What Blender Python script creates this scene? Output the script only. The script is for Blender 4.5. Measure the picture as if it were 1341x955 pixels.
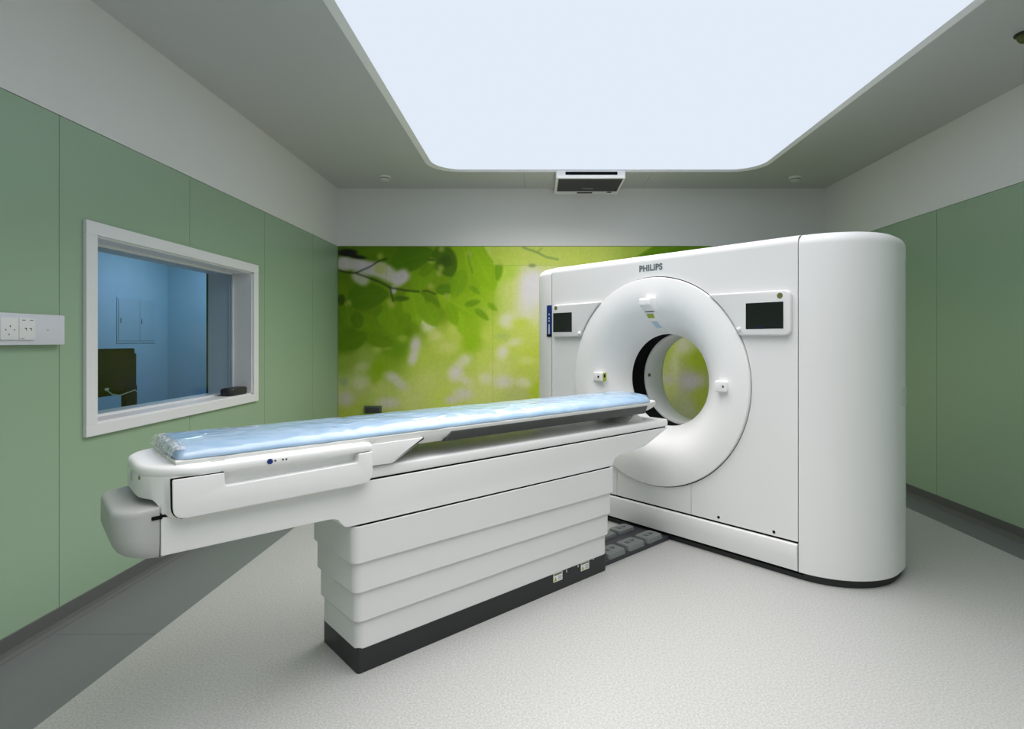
import bpy, bmesh, math, random
import numpy as np
from mathutils import Matrix, Vector, noise

random.seed(7)
np.random.seed(7)
scene = bpy.context.scene
COL = scene.collection
for o in list(bpy.data.objects):
    bpy.data.objects.remove(o)

# ------------------------------------------------------------------ camera
F, CX, CY, H = 738.0, 704.0, 446.0, 1.35          # focal length and principal point in photo pixels, eye height
W_PX, H_PX = 1341.0, 955.0
cd = bpy.data.cameras.new('camera')
cam = bpy.data.objects.new('camera', cd)
COL.objects.link(cam)
cam.location = (0, 0, H)
cam.rotation_euler = (math.pi / 2, 0, 0)
cd.sensor_width = 36.0
cd.sensor_fit = 'HORIZONTAL'
cd.lens = F / W_PX * 36.0
cd.shift_x = -(CX - W_PX / 2) / W_PX
cd.shift_y = -(H_PX / 2 - CY) / W_PX
cd.clip_start = 0.02
scene.camera = cam

# ------------------------------------------------------------------ world, lights, exposure
world = bpy.data.worlds.new('world')
scene.world = world
world.use_nodes = True
world.node_tree.nodes['Background'].inputs[0].default_value = (0.0, 0.0, 0.0, 1)
world.node_tree.nodes['Background'].inputs[1].default_value = 0.0
scene.view_settings.view_transform = 'Standard'
scene.view_settings.look = 'None'
scene.view_settings.gamma = 1.0
scene.view_settings.use_curve_mapping = False
scene.view_settings.exposure = 0.0

# room measures (metres)
XL, XR, YB, YF, ZC = -2.257, 3.25, 6.37, -3.4, 3.07
ZG = 2.412                                        # top of the green panels
SKX0, SKX1, SKY0, SKY1, SKR = -1.080, 2.258, -2.8, 5.735, 0.30   # luminous ceiling opening
PANEL_EMIT = 1.0
FILL_POWER = 0.93


def area_light(name, loc, sx, sy, power, color, spread=180, rot=(0, 0, 0)):
    ld = bpy.data.lights.new(name, 'AREA')
    ld.shape = 'RECTANGLE'
    ld.size, ld.size_y = sx, sy
    ld.energy = power
    ld.color = color
    ld.spread = math.radians(spread)
    lo = bpy.data.objects.new(name, ld)
    lo.location = loc
    lo.rotation_euler = rot
    COL.objects.link(lo)
    return lo


# added fill lights under the luminous panel, beams miss the camera; control room lamp
for x0, x1, y0, y1, pw, spread in ((SKX0 + .12, SKX1 - .5, SKY0 + .1, 3.0, 102.0, 114), (SKX0 + .12, SKX1 - 1.3, 3.0, 4.5, 24.0, 121),
                                   (SKX0 + .35, SKX1 - 1.3, 4.5, SKY1 - .12, 30.0, 136)):
    area_light('ceiling_fill_light', ((x0 + x1) / 2, (y0 + y1) / 2, ZC + .012), x1 - x0, y1 - y0, pw * FILL_POWER, (1.0, 0.95, 0.925), spread)
area_light('control_room_lamp', (-3.75, 6.5, 2.62), .6, .6, 17.0, (0.84, 0.93, 1.0))


# ------------------------------------------------------------------ materials
MATS = {}


def principled(name):
    m = bpy.data.materials.new(name)
    m.use_nodes = True
    nt = m.node_tree
    return m, nt, nt.nodes['Principled BSDF']


def mat(name, col, rough=0.5, metal=0.0, coat=0.0, spec=0.5, noise_amt=0.0, noise_scale=8.0, bump=0.0, bump_scale=300.0):
    m, nt, p = principled(name)
    p.inputs['Base Color'].default_value = (*col, 1)
    p.inputs['Roughness'].default_value = rough
    p.inputs['Metallic'].default_value = metal
    p.inputs['Coat Weight'].default_value = coat
    p.inputs['Specular IOR Level'].default_value = spec
    tc = nt.nodes.new('ShaderNodeTexCoord')
    if noise_amt:
        n = nt.nodes.new('ShaderNodeTexNoise')
        n.inputs['Scale'].default_value = noise_scale
        n.inputs['Detail'].default_value = 4
        nt.links.new(tc.outputs['Object'], n.inputs['Vector'])
        r = nt.nodes.new('ShaderNodeMapRange')
        r.inputs['To Min'].default_value = 1 - noise_amt
        r.inputs['To Max'].default_value = 1 + noise_amt
        nt.links.new(n.outputs['Fac'], r.inputs['Value'])
        mx = nt.nodes.new('ShaderNodeMix')
        mx.data_type = 'RGBA'
        mx.blend_type = 'MULTIPLY'
        mx.inputs['Factor'].default_value = 1
        mx.inputs[6].default_value = (*col, 1)
        nt.links.new(r.outputs[0], mx.inputs[7])
        nt.links.new(mx.outputs[2], p.inputs['Base Color'])
    if bump:
        n2 = nt.nodes.new('ShaderNodeTexNoise')
        n2.inputs['Scale'].default_value = bump_scale
        nt.links.new(tc.outputs['Object'], n2.inputs['Vector'])
        b = nt.nodes.new('ShaderNodeBump')
        b.inputs['Strength'].default_value = bump
        b.inputs['Distance'].default_value = 0.002
        nt.links.new(n2.outputs['Fac'], b.inputs['Height'])
        nt.links.new(b.outputs['Normal'], p.inputs['Normal'])
    MATS[name] = m
    return m


def lin(r, g, b):
    f = lambda c: (c / 255 / 12.92) if c <= 10 else ((c / 255 + 0.055) / 1.055) ** 2.4
    return (f(r), f(g), f(b))


M_WHITE = mat('white_shell', (0.82, 0.82, 0.82), 0.38, noise_amt=0.01, noise_scale=3)
M_RING = mat('white_ring', (0.90, 0.90, 0.90), 0.34, noise_amt=0.01, noise_scale=3)
M_COLUMN = mat('pale_grey_shell', (0.73, 0.735, 0.735), 0.42, noise_amt=0.015, noise_scale=3)
M_CAPGREY = mat('mid_grey_shell', (0.46, 0.47, 0.46), 0.45, noise_amt=0.015, noise_scale=3)
M_BLACK = mat('black_rubber', (0.018, 0.019, 0.021), 0.5, noise_amt=0.1)
M_DARK = mat('dark_gap', (0.006, 0.007, 0.007), 0.8, spec=0.08, noise_amt=0.05)
M_RAIL = mat('charcoal_rail', (0.045, 0.047, 0.046), 0.45, noise_amt=0.06, noise_scale=40)
M_CRADLE = mat('cradle_shell', (0.70, 0.70, 0.68), 0.4, noise_amt=0.02)
M_SCREEN = mat('black_screen', (0.010, 0.013, 0.012), 0.12, noise_amt=0.1)
M_BLUE = mat('blue_sticker', lin(18, 48, 120), 0.35, noise_amt=0.03)
M_PRINT = mat('white_print', (0.8, 0.82, 0.85), 0.5, noise_amt=0.02)
M_LETTER = mat('grey_letters', (0.13, 0.16, 0.16), 0.45, noise_amt=0.03)
M_YELLOW = mat('yellow_green_label', lin(165, 180, 40), 0.5, noise_amt=0.05)
M_OLIVE = mat('olive_dot', lin(105, 110, 60), 0.5, noise_amt=0.05)
M_LBLUE = mat('pale_blue_label', lin(190, 212, 235), 0.5, noise_amt=0.04)
M_PEDAL = mat('grey_pedal', (0.165, 0.185, 0.178), 0.6, noise_amt=0.08, noise_scale=60)
M_PLATE = mat('pedal_plate', (0.035, 0.037, 0.045), 0.5, noise_amt=0.05)
M_GREEN = mat('green_wall_panel', lin(152, 178, 150), 0.34, noise_amt=0.012, noise_scale=1.5)
M_BAND = mat('white_wall_paint', (0.78, 0.775, 0.765), 0.75, noise_amt=0.01, bump=0.05)
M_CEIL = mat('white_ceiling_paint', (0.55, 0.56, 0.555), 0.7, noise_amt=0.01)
M_FRAME = mat('white_window_frame', (0.80, 0.80, 0.81), 0.4, noise_amt=0.01)
M_SOCKET = mat('white_socket', (0.80, 0.80, 0.80), 0.35, noise_amt=0.01)
M_TRUNK = mat('lilac_white_trunking', (0.70, 0.71, 0.78), 0.4, noise_amt=0.01)
M_BORDER = mat('grey_floor_border', lin(112, 116, 116), 0.42, noise_amt=0.05, noise_scale=30)
M_COVE = mat('grey_cove_base', lin(92, 94, 93), 0.5, noise_amt=0.05, noise_scale=30)
M_CTRL = mat('blue_control_wall', lin(152, 190, 214), 0.6, noise_amt=0.02)
M_CABINET = mat('blue_grey_cabinet', lin(148, 184, 206), 0.45, noise_amt=0.02)
M_CABHANDLE = mat('cabinet_handle', lin(96, 128, 150), 0.5, noise_amt=0.03)
M_MONITOR = mat('monitor_plastic', (0.012, 0.013, 0.011), 0.75, spec=0.15, noise_amt=0.1)
M_DESK = mat('pale_desk', (0.55, 0.58, 0.6), 0.5, noise_amt=0.03)
M_GRILLE = mat('dark_grille', (0.06, 0.062, 0.06), 0.55, noise_amt=0.2, noise_scale=120)
M_OUTLETGREY = mat('grey_outlet', lin(84, 96, 84), 0.5, noise_amt=0.05)
M_SPRINK = mat('olive_metal', lin(70, 80, 20), 0.4, noise_amt=0.2, noise_scale=50)
M_CABLE = mat('pale_cable', (0.5, 0.55, 0.4), 0.5, noise_amt=0.05)


def emission(name, col, strength):
    m = bpy.data.materials.new(name)
    m.use_nodes = True
    nt = m.node_tree
    for n in list(nt.nodes):
        nt.nodes.remove(n)
    e = nt.nodes.new('ShaderNodeEmission')
    e.inputs[0].default_value = (*col, 1)
    e.inputs[1].default_value = strength
    o = nt.nodes.new('ShaderNodeOutputMaterial')
    nt.links.new(e.outputs[0], o.inputs[0])
    return m


M_SKYPANEL = emission('luminous_film', lin(226, 236, 248), PANEL_EMIT)


def speckle_floor():
    m, nt, p = principled('speckled_vinyl')
    tc = nt.nodes.new('ShaderNodeTexCoord')
    n = nt.nodes.new('ShaderNodeTexNoise')
    n.inputs['Scale'].default_value = 120
    n.inputs['Detail'].default_value = 3
    n2 = nt.nodes.new('ShaderNodeTexNoise')
    n2.inputs['Scale'].default_value = 60
    v = nt.nodes.new('ShaderNodeTexVoronoi')
    v.inputs['Scale'].default_value = 120
    for q in (n, n2, v):
        nt.links.new(tc.outputs['Object'], q.inputs['Vector'])
    r = nt.nodes.new('ShaderNodeValToRGB')
    r.color_ramp.elements[0].position = 0.34
    r.color_ramp.elements[0].color = (*lin(161, 162, 159), 1)
    r.color_ramp.elements[1].position = 0.66
    r.color_ramp.elements[1].color = (*lin(186, 186, 184), 1)
    nt.links.new(n.outputs['Fac'], r.inputs['Fac'])
    r2 = nt.nodes.new('ShaderNodeValToRGB')
    r2.color_ramp.elements[0].position = 0.02
    r2.color_ramp.elements[0].color = (0.94, 0.95, 0.94, 1)
    r2.color_ramp.elements[1].position = 0.22
    r2.color_ramp.elements[1].color = (1, 1, 1, 1)
    nt.links.new(v.outputs['Distance'], r2.inputs['Fac'])
    mx = nt.nodes.new('ShaderNodeMix')
    mx.data_type = 'RGBA'
    mx.blend_type = 'MULTIPLY'
    mx.inputs['Factor'].default_value = 1
    nt.links.new(r.outputs[0], mx.inputs[6])
    nt.links.new(r2.outputs[0], mx.inputs[7])
    nt.links.new(mx.outputs[2], p.inputs['Base Color'])
    p.inputs['Roughness'].default_value = 0.42
    return m


M_FLOOR = speckle_floor()


def glass_mat():
    m = bpy.data.materials.new('lead_glass')
    m.use_nodes = True
    nt = m.node_tree
    for n in list(nt.nodes):
        nt.nodes.remove(n)
    t = nt.nodes.new('ShaderNodeBsdfTransparent')
    t.inputs[0].default_value = (0.86, 0.93, 0.97, 1)
    g = nt.nodes.new('ShaderNodeBsdfGlossy')
    g.inputs['Roughness'].default_value = 0.02
    lw = nt.nodes.new('ShaderNodeLayerWeight')
    lw.inputs['Blend'].default_value = 0.5
    pw = nt.nodes.new('ShaderNodeMath')
    pw.operation = 'POWER'
    pw.inputs[1].default_value = 5.0
    nt.links.new(lw.outputs['Facing'], pw.inputs[0])
    fr = nt.nodes.new('ShaderNodeMapRange')
    fr.inputs['To Min'].default_value = 0.025
    fr.inputs['To Max'].default_value = 0.6
    nt.links.new(pw.outputs[0], fr.inputs['Value'])
    mx = nt.nodes.new('ShaderNodeMixShader')
    o = nt.nodes.new('ShaderNodeOutputMaterial')
    nt.links.new(fr.outputs[0], mx.inputs[0])
    nt.links.new(t.outputs[0], mx.inputs[1])
    nt.links.new(g.outputs[0], mx.inputs[2])
    nt.links.new(mx.outputs[0], o.inputs[0])
    return m


M_GLASS = glass_mat()


def wrap_mat():
    m, nt, p = principled('crumpled_clear_plastic')
    p.inputs['Base Color'].default_value = (0.86, 0.88, 0.9, 1)
    p.inputs['Roughness'].default_value = 0.4
    t = nt.nodes.new('ShaderNodeBsdfTransparent')
    tc = nt.nodes.new('ShaderNodeTexCoord')
    n = nt.nodes.new('ShaderNodeTexNoise')
    n.inputs['Scale'].default_value = 55
    n.inputs['Detail'].default_value = 5
    n.inputs['Distortion'].default_value = 2.0
    nt.links.new(tc.outputs['Object'], n.inputs['Vector'])
    b = nt.nodes.new('ShaderNodeBump')
    b.inputs['Strength'].default_value = 0.9
    b.inputs['Distance'].default_value = 0.01
    nt.links.new(n.outputs['Fac'], b.inputs['Height'])
    nt.links.new(b.outputs['Normal'], p.inputs['Normal'])
    r = nt.nodes.new('ShaderNodeMapRange')
    r.inputs['From Min'].default_value = 0.35
    r.inputs['From Max'].default_value = 0.65
    r.inputs['To Min'].default_value = 0.1
    r.inputs['To Max'].default_value = 0.75
    nt.links.new(n.outputs['Fac'], r.inputs['Value'])
    mx = nt.nodes.new('ShaderNodeMixShader')
    nt.links.new(r.outputs[0], mx.inputs[0])
    nt.links.new(t.outputs[0], mx.inputs[1])
    nt.links.new(p.outputs[0], mx.inputs[2])
    nt.links.new(mx.outputs[0], nt.nodes['Material Output'].inputs[0])
    return m


M_WRAP = wrap_mat()


def mattress_mat():
    m, nt, p = principled('blue_pad_under_clear_plastic')
    tc = nt.nodes.new('ShaderNodeTexCoord')
    mp = nt.nodes.new('ShaderNodeMapping')
    mp.inputs['Scale'].default_value = (1.0, 2.2, 1.0)
    mp.inputs['Rotation'].default_value = (0, 0, 0.5)
    nt.links.new(tc.outputs['Object'], mp.inputs['Vector'])
    n = nt.nodes.new('ShaderNodeTexNoise')
    n.inputs['Scale'].default_value = 6
    n.inputs['Detail'].default_value = 6
    n.inputs['Distortion'].default_value = 1.2
    nt.links.new(mp.outputs[0], n.inputs['Vector'])
    r = nt.nodes.new('ShaderNodeValToRGB')
    r.color_ramp.elements[0].position = 0.3
    r.color_ramp.elements[0].color = (*lin(142, 174, 204), 1)
    r.color_ramp.elements[1].position = 0.72
    r.color_ramp.elements[1].color = (*lin(168, 193, 218), 1)
    nt.links.new(n.outputs['Fac'], r.inputs['Fac'])
    nt.links.new(r.outputs[0], p.inputs['Base Color'])
    p.inputs['Roughness'].default_value = 0.5
    p.inputs['Coat Weight'].default_value = 1.0
    p.inputs['Coat Roughness'].default_value = 0.10
    v = nt.nodes.new('ShaderNodeTexNoise')
    v.noise_type = 'RIDGED_MULTIFRACTAL'
    v.inputs['Scale'].default_value = 6.5
    v.inputs['Detail'].default_value = 4
    v.inputs['Distortion'].default_value = 0.8
    nt.links.new(mp.outputs[0], v.inputs['Vector'])
    b = nt.nodes.new('ShaderNodeBump')
    b.inputs['Strength'].default_value = 0.6
    b.inputs['Distance'].default_value = 0.012
    nt.links.new(v.outputs['Fac'], b.inputs['Height'])
    nt.links.new(b.outputs['Normal'], p.inputs['Coat Normal'])
    return m


M_MATTRESS = mattress_mat()


# ------------------------------------------------------------------ mesh helpers
def box(bm, x0, x1, y0, y1, z0, z1, bev=0.0, seg=2):
    t = bmesh.new()
    bmesh.ops.create_cube(t, size=1.0)
    bmesh.ops.scale(t, vec=(x1 - x0, y1 - y0, z1 - z0), verts=t.verts)
    bmesh.ops.translate(t, vec=((x0 + x1) / 2, (y0 + y1) / 2, (z0 + z1) / 2), verts=t.verts)
    if bev:
        bmesh.ops.bevel(t, geom=t.edges[:], offset=bev, segments=seg, profile=0.5, affect='EDGES')
    merge(bm, t)


def merge(bm, t):
    me = bpy.data.meshes.new('tmp')
    t.to_mesh(me)
    t.free()
    bm.from_mesh(me)
    bpy.data.meshes.remove(me)


def prism(bm, pts, axis, lo, hi, bev=0.0, seg=2, ang=35):
    """extrude a polygon: axis 'z' takes (x,y), 'y' takes (x,z), 'x' takes (y,z)"""
    def mk(p, h):
        return {'z': (p[0], p[1], h), 'y': (p[0], h, p[1]), 'x': (h, p[0], p[1])}[axis]
    t = bmesh.new()
    a = [t.verts.new(mk(p, lo)) for p in pts]
    b = [t.verts.new(mk(p, hi)) for p in pts]
    n = len(pts)
    t.faces.new(a)
    t.faces.new(b[::-1])
    for i in range(n):
        t.faces.new((a[i], b[i], b[(i + 1) % n], a[(i + 1) % n]))
    bmesh.ops.recalc_face_normals(t, faces=t.faces)
    if bev:
        es = [e for e in t.edges if len(e.link_faces) == 2 and e.calc_face_angle(0) > math.radians(ang)]
        bmesh.ops.bevel(t, geom=es, offset=bev, segments=seg, profile=0.5, affect='EDGES', clamp_overlap=True)
    merge(bm, t)


def loft(bm, rings, cap0=True, cap1=True, closed=True):
    t = bmesh.new()
    vs = [[t.verts.new(p) for p in r] for r in rings]
    n = len(rings[0])
    m = n if closed else n - 1
    for k in range(len(rings) - 1):
        for i in range(m):
            j = (i + 1) % n
            t.faces.new((vs[k][i], vs[k][j], vs[k + 1][j], vs[k + 1][i]))
    if cap0:
        t.faces.new(vs[0][::-1])
    if cap1:
        t.faces.new(vs[-1])
    bmesh.ops.recalc_face_normals(t, faces=t.faces)
    merge(bm, t)


def lathe_x(bm, prof, zc, n=96, y0=0.0, close=False):
    """revolve (r, x) about the x axis through (y0, zc)"""
    t = bmesh.new()
    vs = []
    for r, x in prof:
        vs.append([t.verts.new((x, y0 + r * math.sin(2 * math.pi * i / n), zc + r * math.cos(2 * math.pi * i / n))) for i in range(n)])
    k = len(prof)
    for q in range(k if close else k - 1):
        a, b = vs[q], vs[(q + 1) % k]
        for i in range(n):
            j = (i + 1) % n
            t.faces.new((a[i], a[j], b[j], b[i]))
    bmesh.ops.recalc_face_normals(t, faces=t.faces)
    merge(bm, t)


def lathe_z(bm, prof, cx, cy, n=32):
    t = bmesh.new()
    vs = [[t.verts.new((cx + r * math.cos(2 * math.pi * i / n), cy + r * math.sin(2 * math.pi * i / n), z)) for i in range(n)] for r, z in prof]
    for q in range(len(prof) - 1):
        for i in range(n):
            j = (i + 1) % n
            t.faces.new((vs[q][i], vs[q][j], vs[q + 1][j], vs[q + 1][i]))
    t.faces.new(vs[0])
    t.faces.new(vs[-1])
    bmesh.ops.recalc_face_normals(t, faces=t.faces)
    merge(bm, t)


def tube(bm, pts, r, n=10):
    pts = [Vector(p) for p in pts]
    rings = []
    for i, p in enumerate(pts):
        d = (pts[min(i + 1, len(pts) - 1)] - pts[max(i - 1, 0)]).normalized()
        up = Vector((0, 0, 1)) if abs(d.z) < 0.9 else Vector((1, 0, 0))
        s = d.cross(up).normalized()
        w = s.cross(d)
        rings.append([p + r * (math.cos(2 * math.pi * k / n) * s + math.sin(2 * math.pi * k / n) * w) for k in range(n)])
    loft(bm, rings)


def arc(cx, cy, r, a0, a1, n=8):
    return [(cx + r * math.cos(math.radians(a0 + (a1 - a0) * i / n)), cy + r * math.sin(math.radians(a0 + (a1 - a0) * i / n))) for i in range(n + 1)]


def rrect(x0, x1, y0, y1, r, n=6):
    return (arc(x1 - r, y1 - r, r, 0, 90, n) + arc(x0 + r, y1 - r, r, 90, 180, n)
            + arc(x0 + r, y0 + r, r, 180, 270, n) + arc(x1 - r, y0 + r, r, 270, 360, n))


def shade(me, ang=32):
    if ang:
        for p in me.polygons:
            p.use_smooth = True
        me.set_sharp_from_angle(angle=math.radians(ang))


ORIGIN = {}


def obj(name, bm, m, parent=None, ang=32):
    """one mesh object; vertices are given in the frame of the parent's maker and shifted to the parent's base"""
    if parent is not None and parent.name in ORIGIN:
        bm.transform(Matrix.Translation(-ORIGIN[parent.name]))
    me = bpy.data.meshes.new(name)
    bm.normal_update()
    bm.to_mesh(me)
    bm.free()
    shade(me, ang)
    me.materials.append(m)
    o = bpy.data.objects.new(name, me)
    COL.objects.link(o)
    if parent is not None:
        o.parent = parent
        if parent.name in ORIGIN:
            ORIGIN[o.name] = ORIGIN[parent.name]
    return o


def tag(o, label, cat, group=None):
    o['label'] = label
    o['category'] = cat
    if group:
        o['group'] = group
    return o


def thing(name, label, cat, base=(0, 0, 0), frame=None, group=None):
    """Empty at the base of a thing; frame 'scanner' turns it with the scanner"""
    o = bpy.data.objects.new(name, None)
    o.empty_display_size = 0.1
    COL.objects.link(o)
    b = Vector(base)
    ORIGIN[o.name] = b
    if frame == 'scanner':
        put_scanner(o, b)
    else:
        o.location = b
    return tag(o, label, cat, group)


def structure(name, bm=None, m=None, ang=None):
    if bm is None:
        o = bpy.data.objects.new(name, None)
        o.empty_display_size = 0.1
        COL.objects.link(o)
    else:
        o = obj(name, bm, m, None, ang)
    o['kind'] = 'structure'
    return o


B = bmesh.new

# scanner frame: x runs along the table into the bore, y across the gantry (positive = away from the camera), origin on the floor below the ring
TH = math.radians(42.6)
GX, GY = 0.793, 3.909


def put_scanner(o, base=(0, 0, 0)):
    x, y, z = base
    o.location = (GX + x * math.cos(TH) - y * math.sin(TH), GY + x * math.sin(TH) + y * math.cos(TH), z)
    o.rotation_euler = (0, 0, TH)


def on_side(px, py, y):
    """scanner-frame (x, z) of a photo pixel on the vertical plane y = const"""
    c, s = math.cos(TH), math.sin(TH)
    d = ((px - CX) / F, 1.0, (CY - py) / F)
    ox, oy = -GX * c - GY * s, GX * s - GY * c
    dx, dy = d[0] * c + d[1] * s, -d[0] * s + d[1] * c
    t = (y - oy) / dy
    return ox + t * dx, H + t * d[2]


def on_front(px, py, x):
    """scanner-frame (y, z) of a photo pixel on the plane x = const"""
    c, s = math.cos(TH), math.sin(TH)
    d = ((px - CX) / F, 1.0, (CY - py) / F)
    ox, oy = -GX * c - GY * s, GX * s - GY * c
    dx, dy = d[0] * c + d[1] * s, -d[0] * s + d[1] * c
    t = (x - ox) / dx
    return oy + t * dy, H + t * d[2]


# ================================================================== THE ROOM
# floor: speckled sheet with a grey border along the walls
bm = B()
FBX0, FBX1, FBY1 = -1.752, 2.985, 5.95
box(bm, FBX0, FBX1, YF, FBY1, -0.03, 0)
floor = structure('floor', bm, M_FLOOR)
for (x0, x1, y0, y1) in ((XL, FBX0, YF, 2.587), (XL, FBX0, 2.589, YB), (FBX1, XR, YF, YB), (FBX0, FBX1, FBY1, YB)):
    bm = B()
    box(bm, x0, x1, y0, y1, -0.03, 0)
    obj('border_strip', bm, M_BORDER, floor, None)


def cove(name, p0, p1, nrm):
    """coved skirting from p0 to p1, nrm points into the room"""
    prof = [(0, 0.092), (0.005, 0.09), (0.006, 0.03), (0.012, 0.012), (0.03, 0.002), (0.03, 0.0), (0, 0)]
    bm = B()
    r0 = [(p0[0] + nrm[0] * d, p0[1] + nrm[1] * d, z) for d, z in prof]
    r1 = [(p1[0] + nrm[0] * d, p1[1] + nrm[1] * d, z) for d, z in prof]
    loft(bm, [r0, r1])
    structure(name, bm, M_COVE)


cove('baseboard_left', (XL, YF), (XL, YB), (1, 0))
cove('baseboard_right', (XR, YF), (XR, YB), (-1, 0))
cove('baseboard_back', (XL, YB), (XR, YB), (0, -1))

# window opening in the left wall
WY0, WY1, WZ0, WZ1 = 2.870, 4.452, 0.925, 1.886
XW = XL - 0.33
bm = B()
XI = XL - 0.014
box(bm, XW, XI, YF, WY0, 0, ZC)
box(bm, XW, XI, WY1, YB, 0, ZC)
box(bm, XW, XI, WY0, WY1, 0, WZ0)
box(bm, XW, XI, WY0, WY1, WZ1, ZC)
wall_left = structure('wall_left', bm, M_BAND)
bm = B()
box(bm, XI, XL, YF, YB, ZG + 0.004, ZC)
obj('upper_wall', bm, M_BAND, wall_left, None)
bm = B()
box(bm, XI, XI + 0.004, YF, WY0, 0.05, ZG + .004)
box(bm, XI, XI + 0.004, WY1, YB, 0.05, ZG + .004)
box(bm, XI, XI + 0.004, WY0, WY1, 0.05, WZ0)
box(bm, XI, XI + 0.004, WY0, WY1, WZ1, ZG + .004)
obj('joint_backing', bm, M_OUTLETGREY, wall_left, None)


def green_panels(parent, x_in, x_face, edges, hole=None):
    g = 0.0018
    for y0, y1 in zip(edges[:-1], edges[1:]):
        a, b = y0 + g, y1 - g
        pts = [(a, 0.085), (b, 0.085), (b, ZG), (a, ZG)]
        if hole:
            h0, h1, k0, k1 = hole
            if a < h0 < b:
                pts = [(a, 0.085), (b, 0.085), (b, k0), (h0, k0), (h0, k1), (b, k1), (b, ZG), (a, ZG)]
            elif a < h1 < b:
                pts = [(a, 0.085), (b, 0.085), (b, ZG), (a, ZG), (a, k1), (h1, k1), (h1, k0), (a, k0)]
        bm = B()
        prism(bm, pts, 'x', x_in, x_face)
        obj('wall_panel', bm, M_GREEN, parent, None)


EDG = [YF, -2.34, -1.34, -0.34, 0.66, 1.66, 2.66, 3.66, 4.66, 5.66, YB]
green_panels(wall_left, XI + 0.004, XL - 0.001, EDG, (WY0, WY1, WZ0, WZ1))

bm = B()
box(bm, XR + 0.014, XR + 0.15, YF, YB, 0, ZC)
wall_right = structure('wall_right', bm, M_BAND)
bm = B()
box(bm, XR, XR + 0.014, YF, YB, ZG + 0.004, ZC)
obj('upper_wall', bm, M_BAND, wall_right, None)
bm = B()
box(bm, XR + 0.01, XR + 0.0139, YF, YB, 0.05, ZG + .004)
obj('joint_backing', bm, M_OUTLETGREY, wall_right, None)
green_panels(wall_right, XR + 0.01, XR + 0.001, [YF, -2.41, -1.41, -0.41, 0.59, 1.59, 2.59, 3.59, 4.59, 5.59, YB])

bm = B()
box(bm, XL - .33, XR + .15, YF - 0.15, YF, 0, ZC)
wall_front = structure('wall_front', bm, M_BAND)
for i in range(5):
    bm = B()
    x0 = XL + 0.002 + i * 1.1
    box(bm, x0, x0 + 1.097, YF, YF + .012, 0.09, ZG)
    obj('wall_panel', bm, M_GREEN, wall_front, None)

bm = B()
box(bm, XL - .33, XR + .15, YB + 0.014, YB + 0.15, 0, ZC)
wall_back = structure('wall_back', bm, M_BAND)
bm = B()
box(bm, XL, XR, YB, YB + 0.014, ZG + 0.006, ZC)
obj('upper_wall', bm, M_BAND, wall_back, None)
bm = B()
box(bm, XL, XR, YB + 0.010, YB + 0.0139, 0.0, ZG + .006)
obj('joint_backing', bm, M_OLIVE, wall_back, None)


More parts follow.
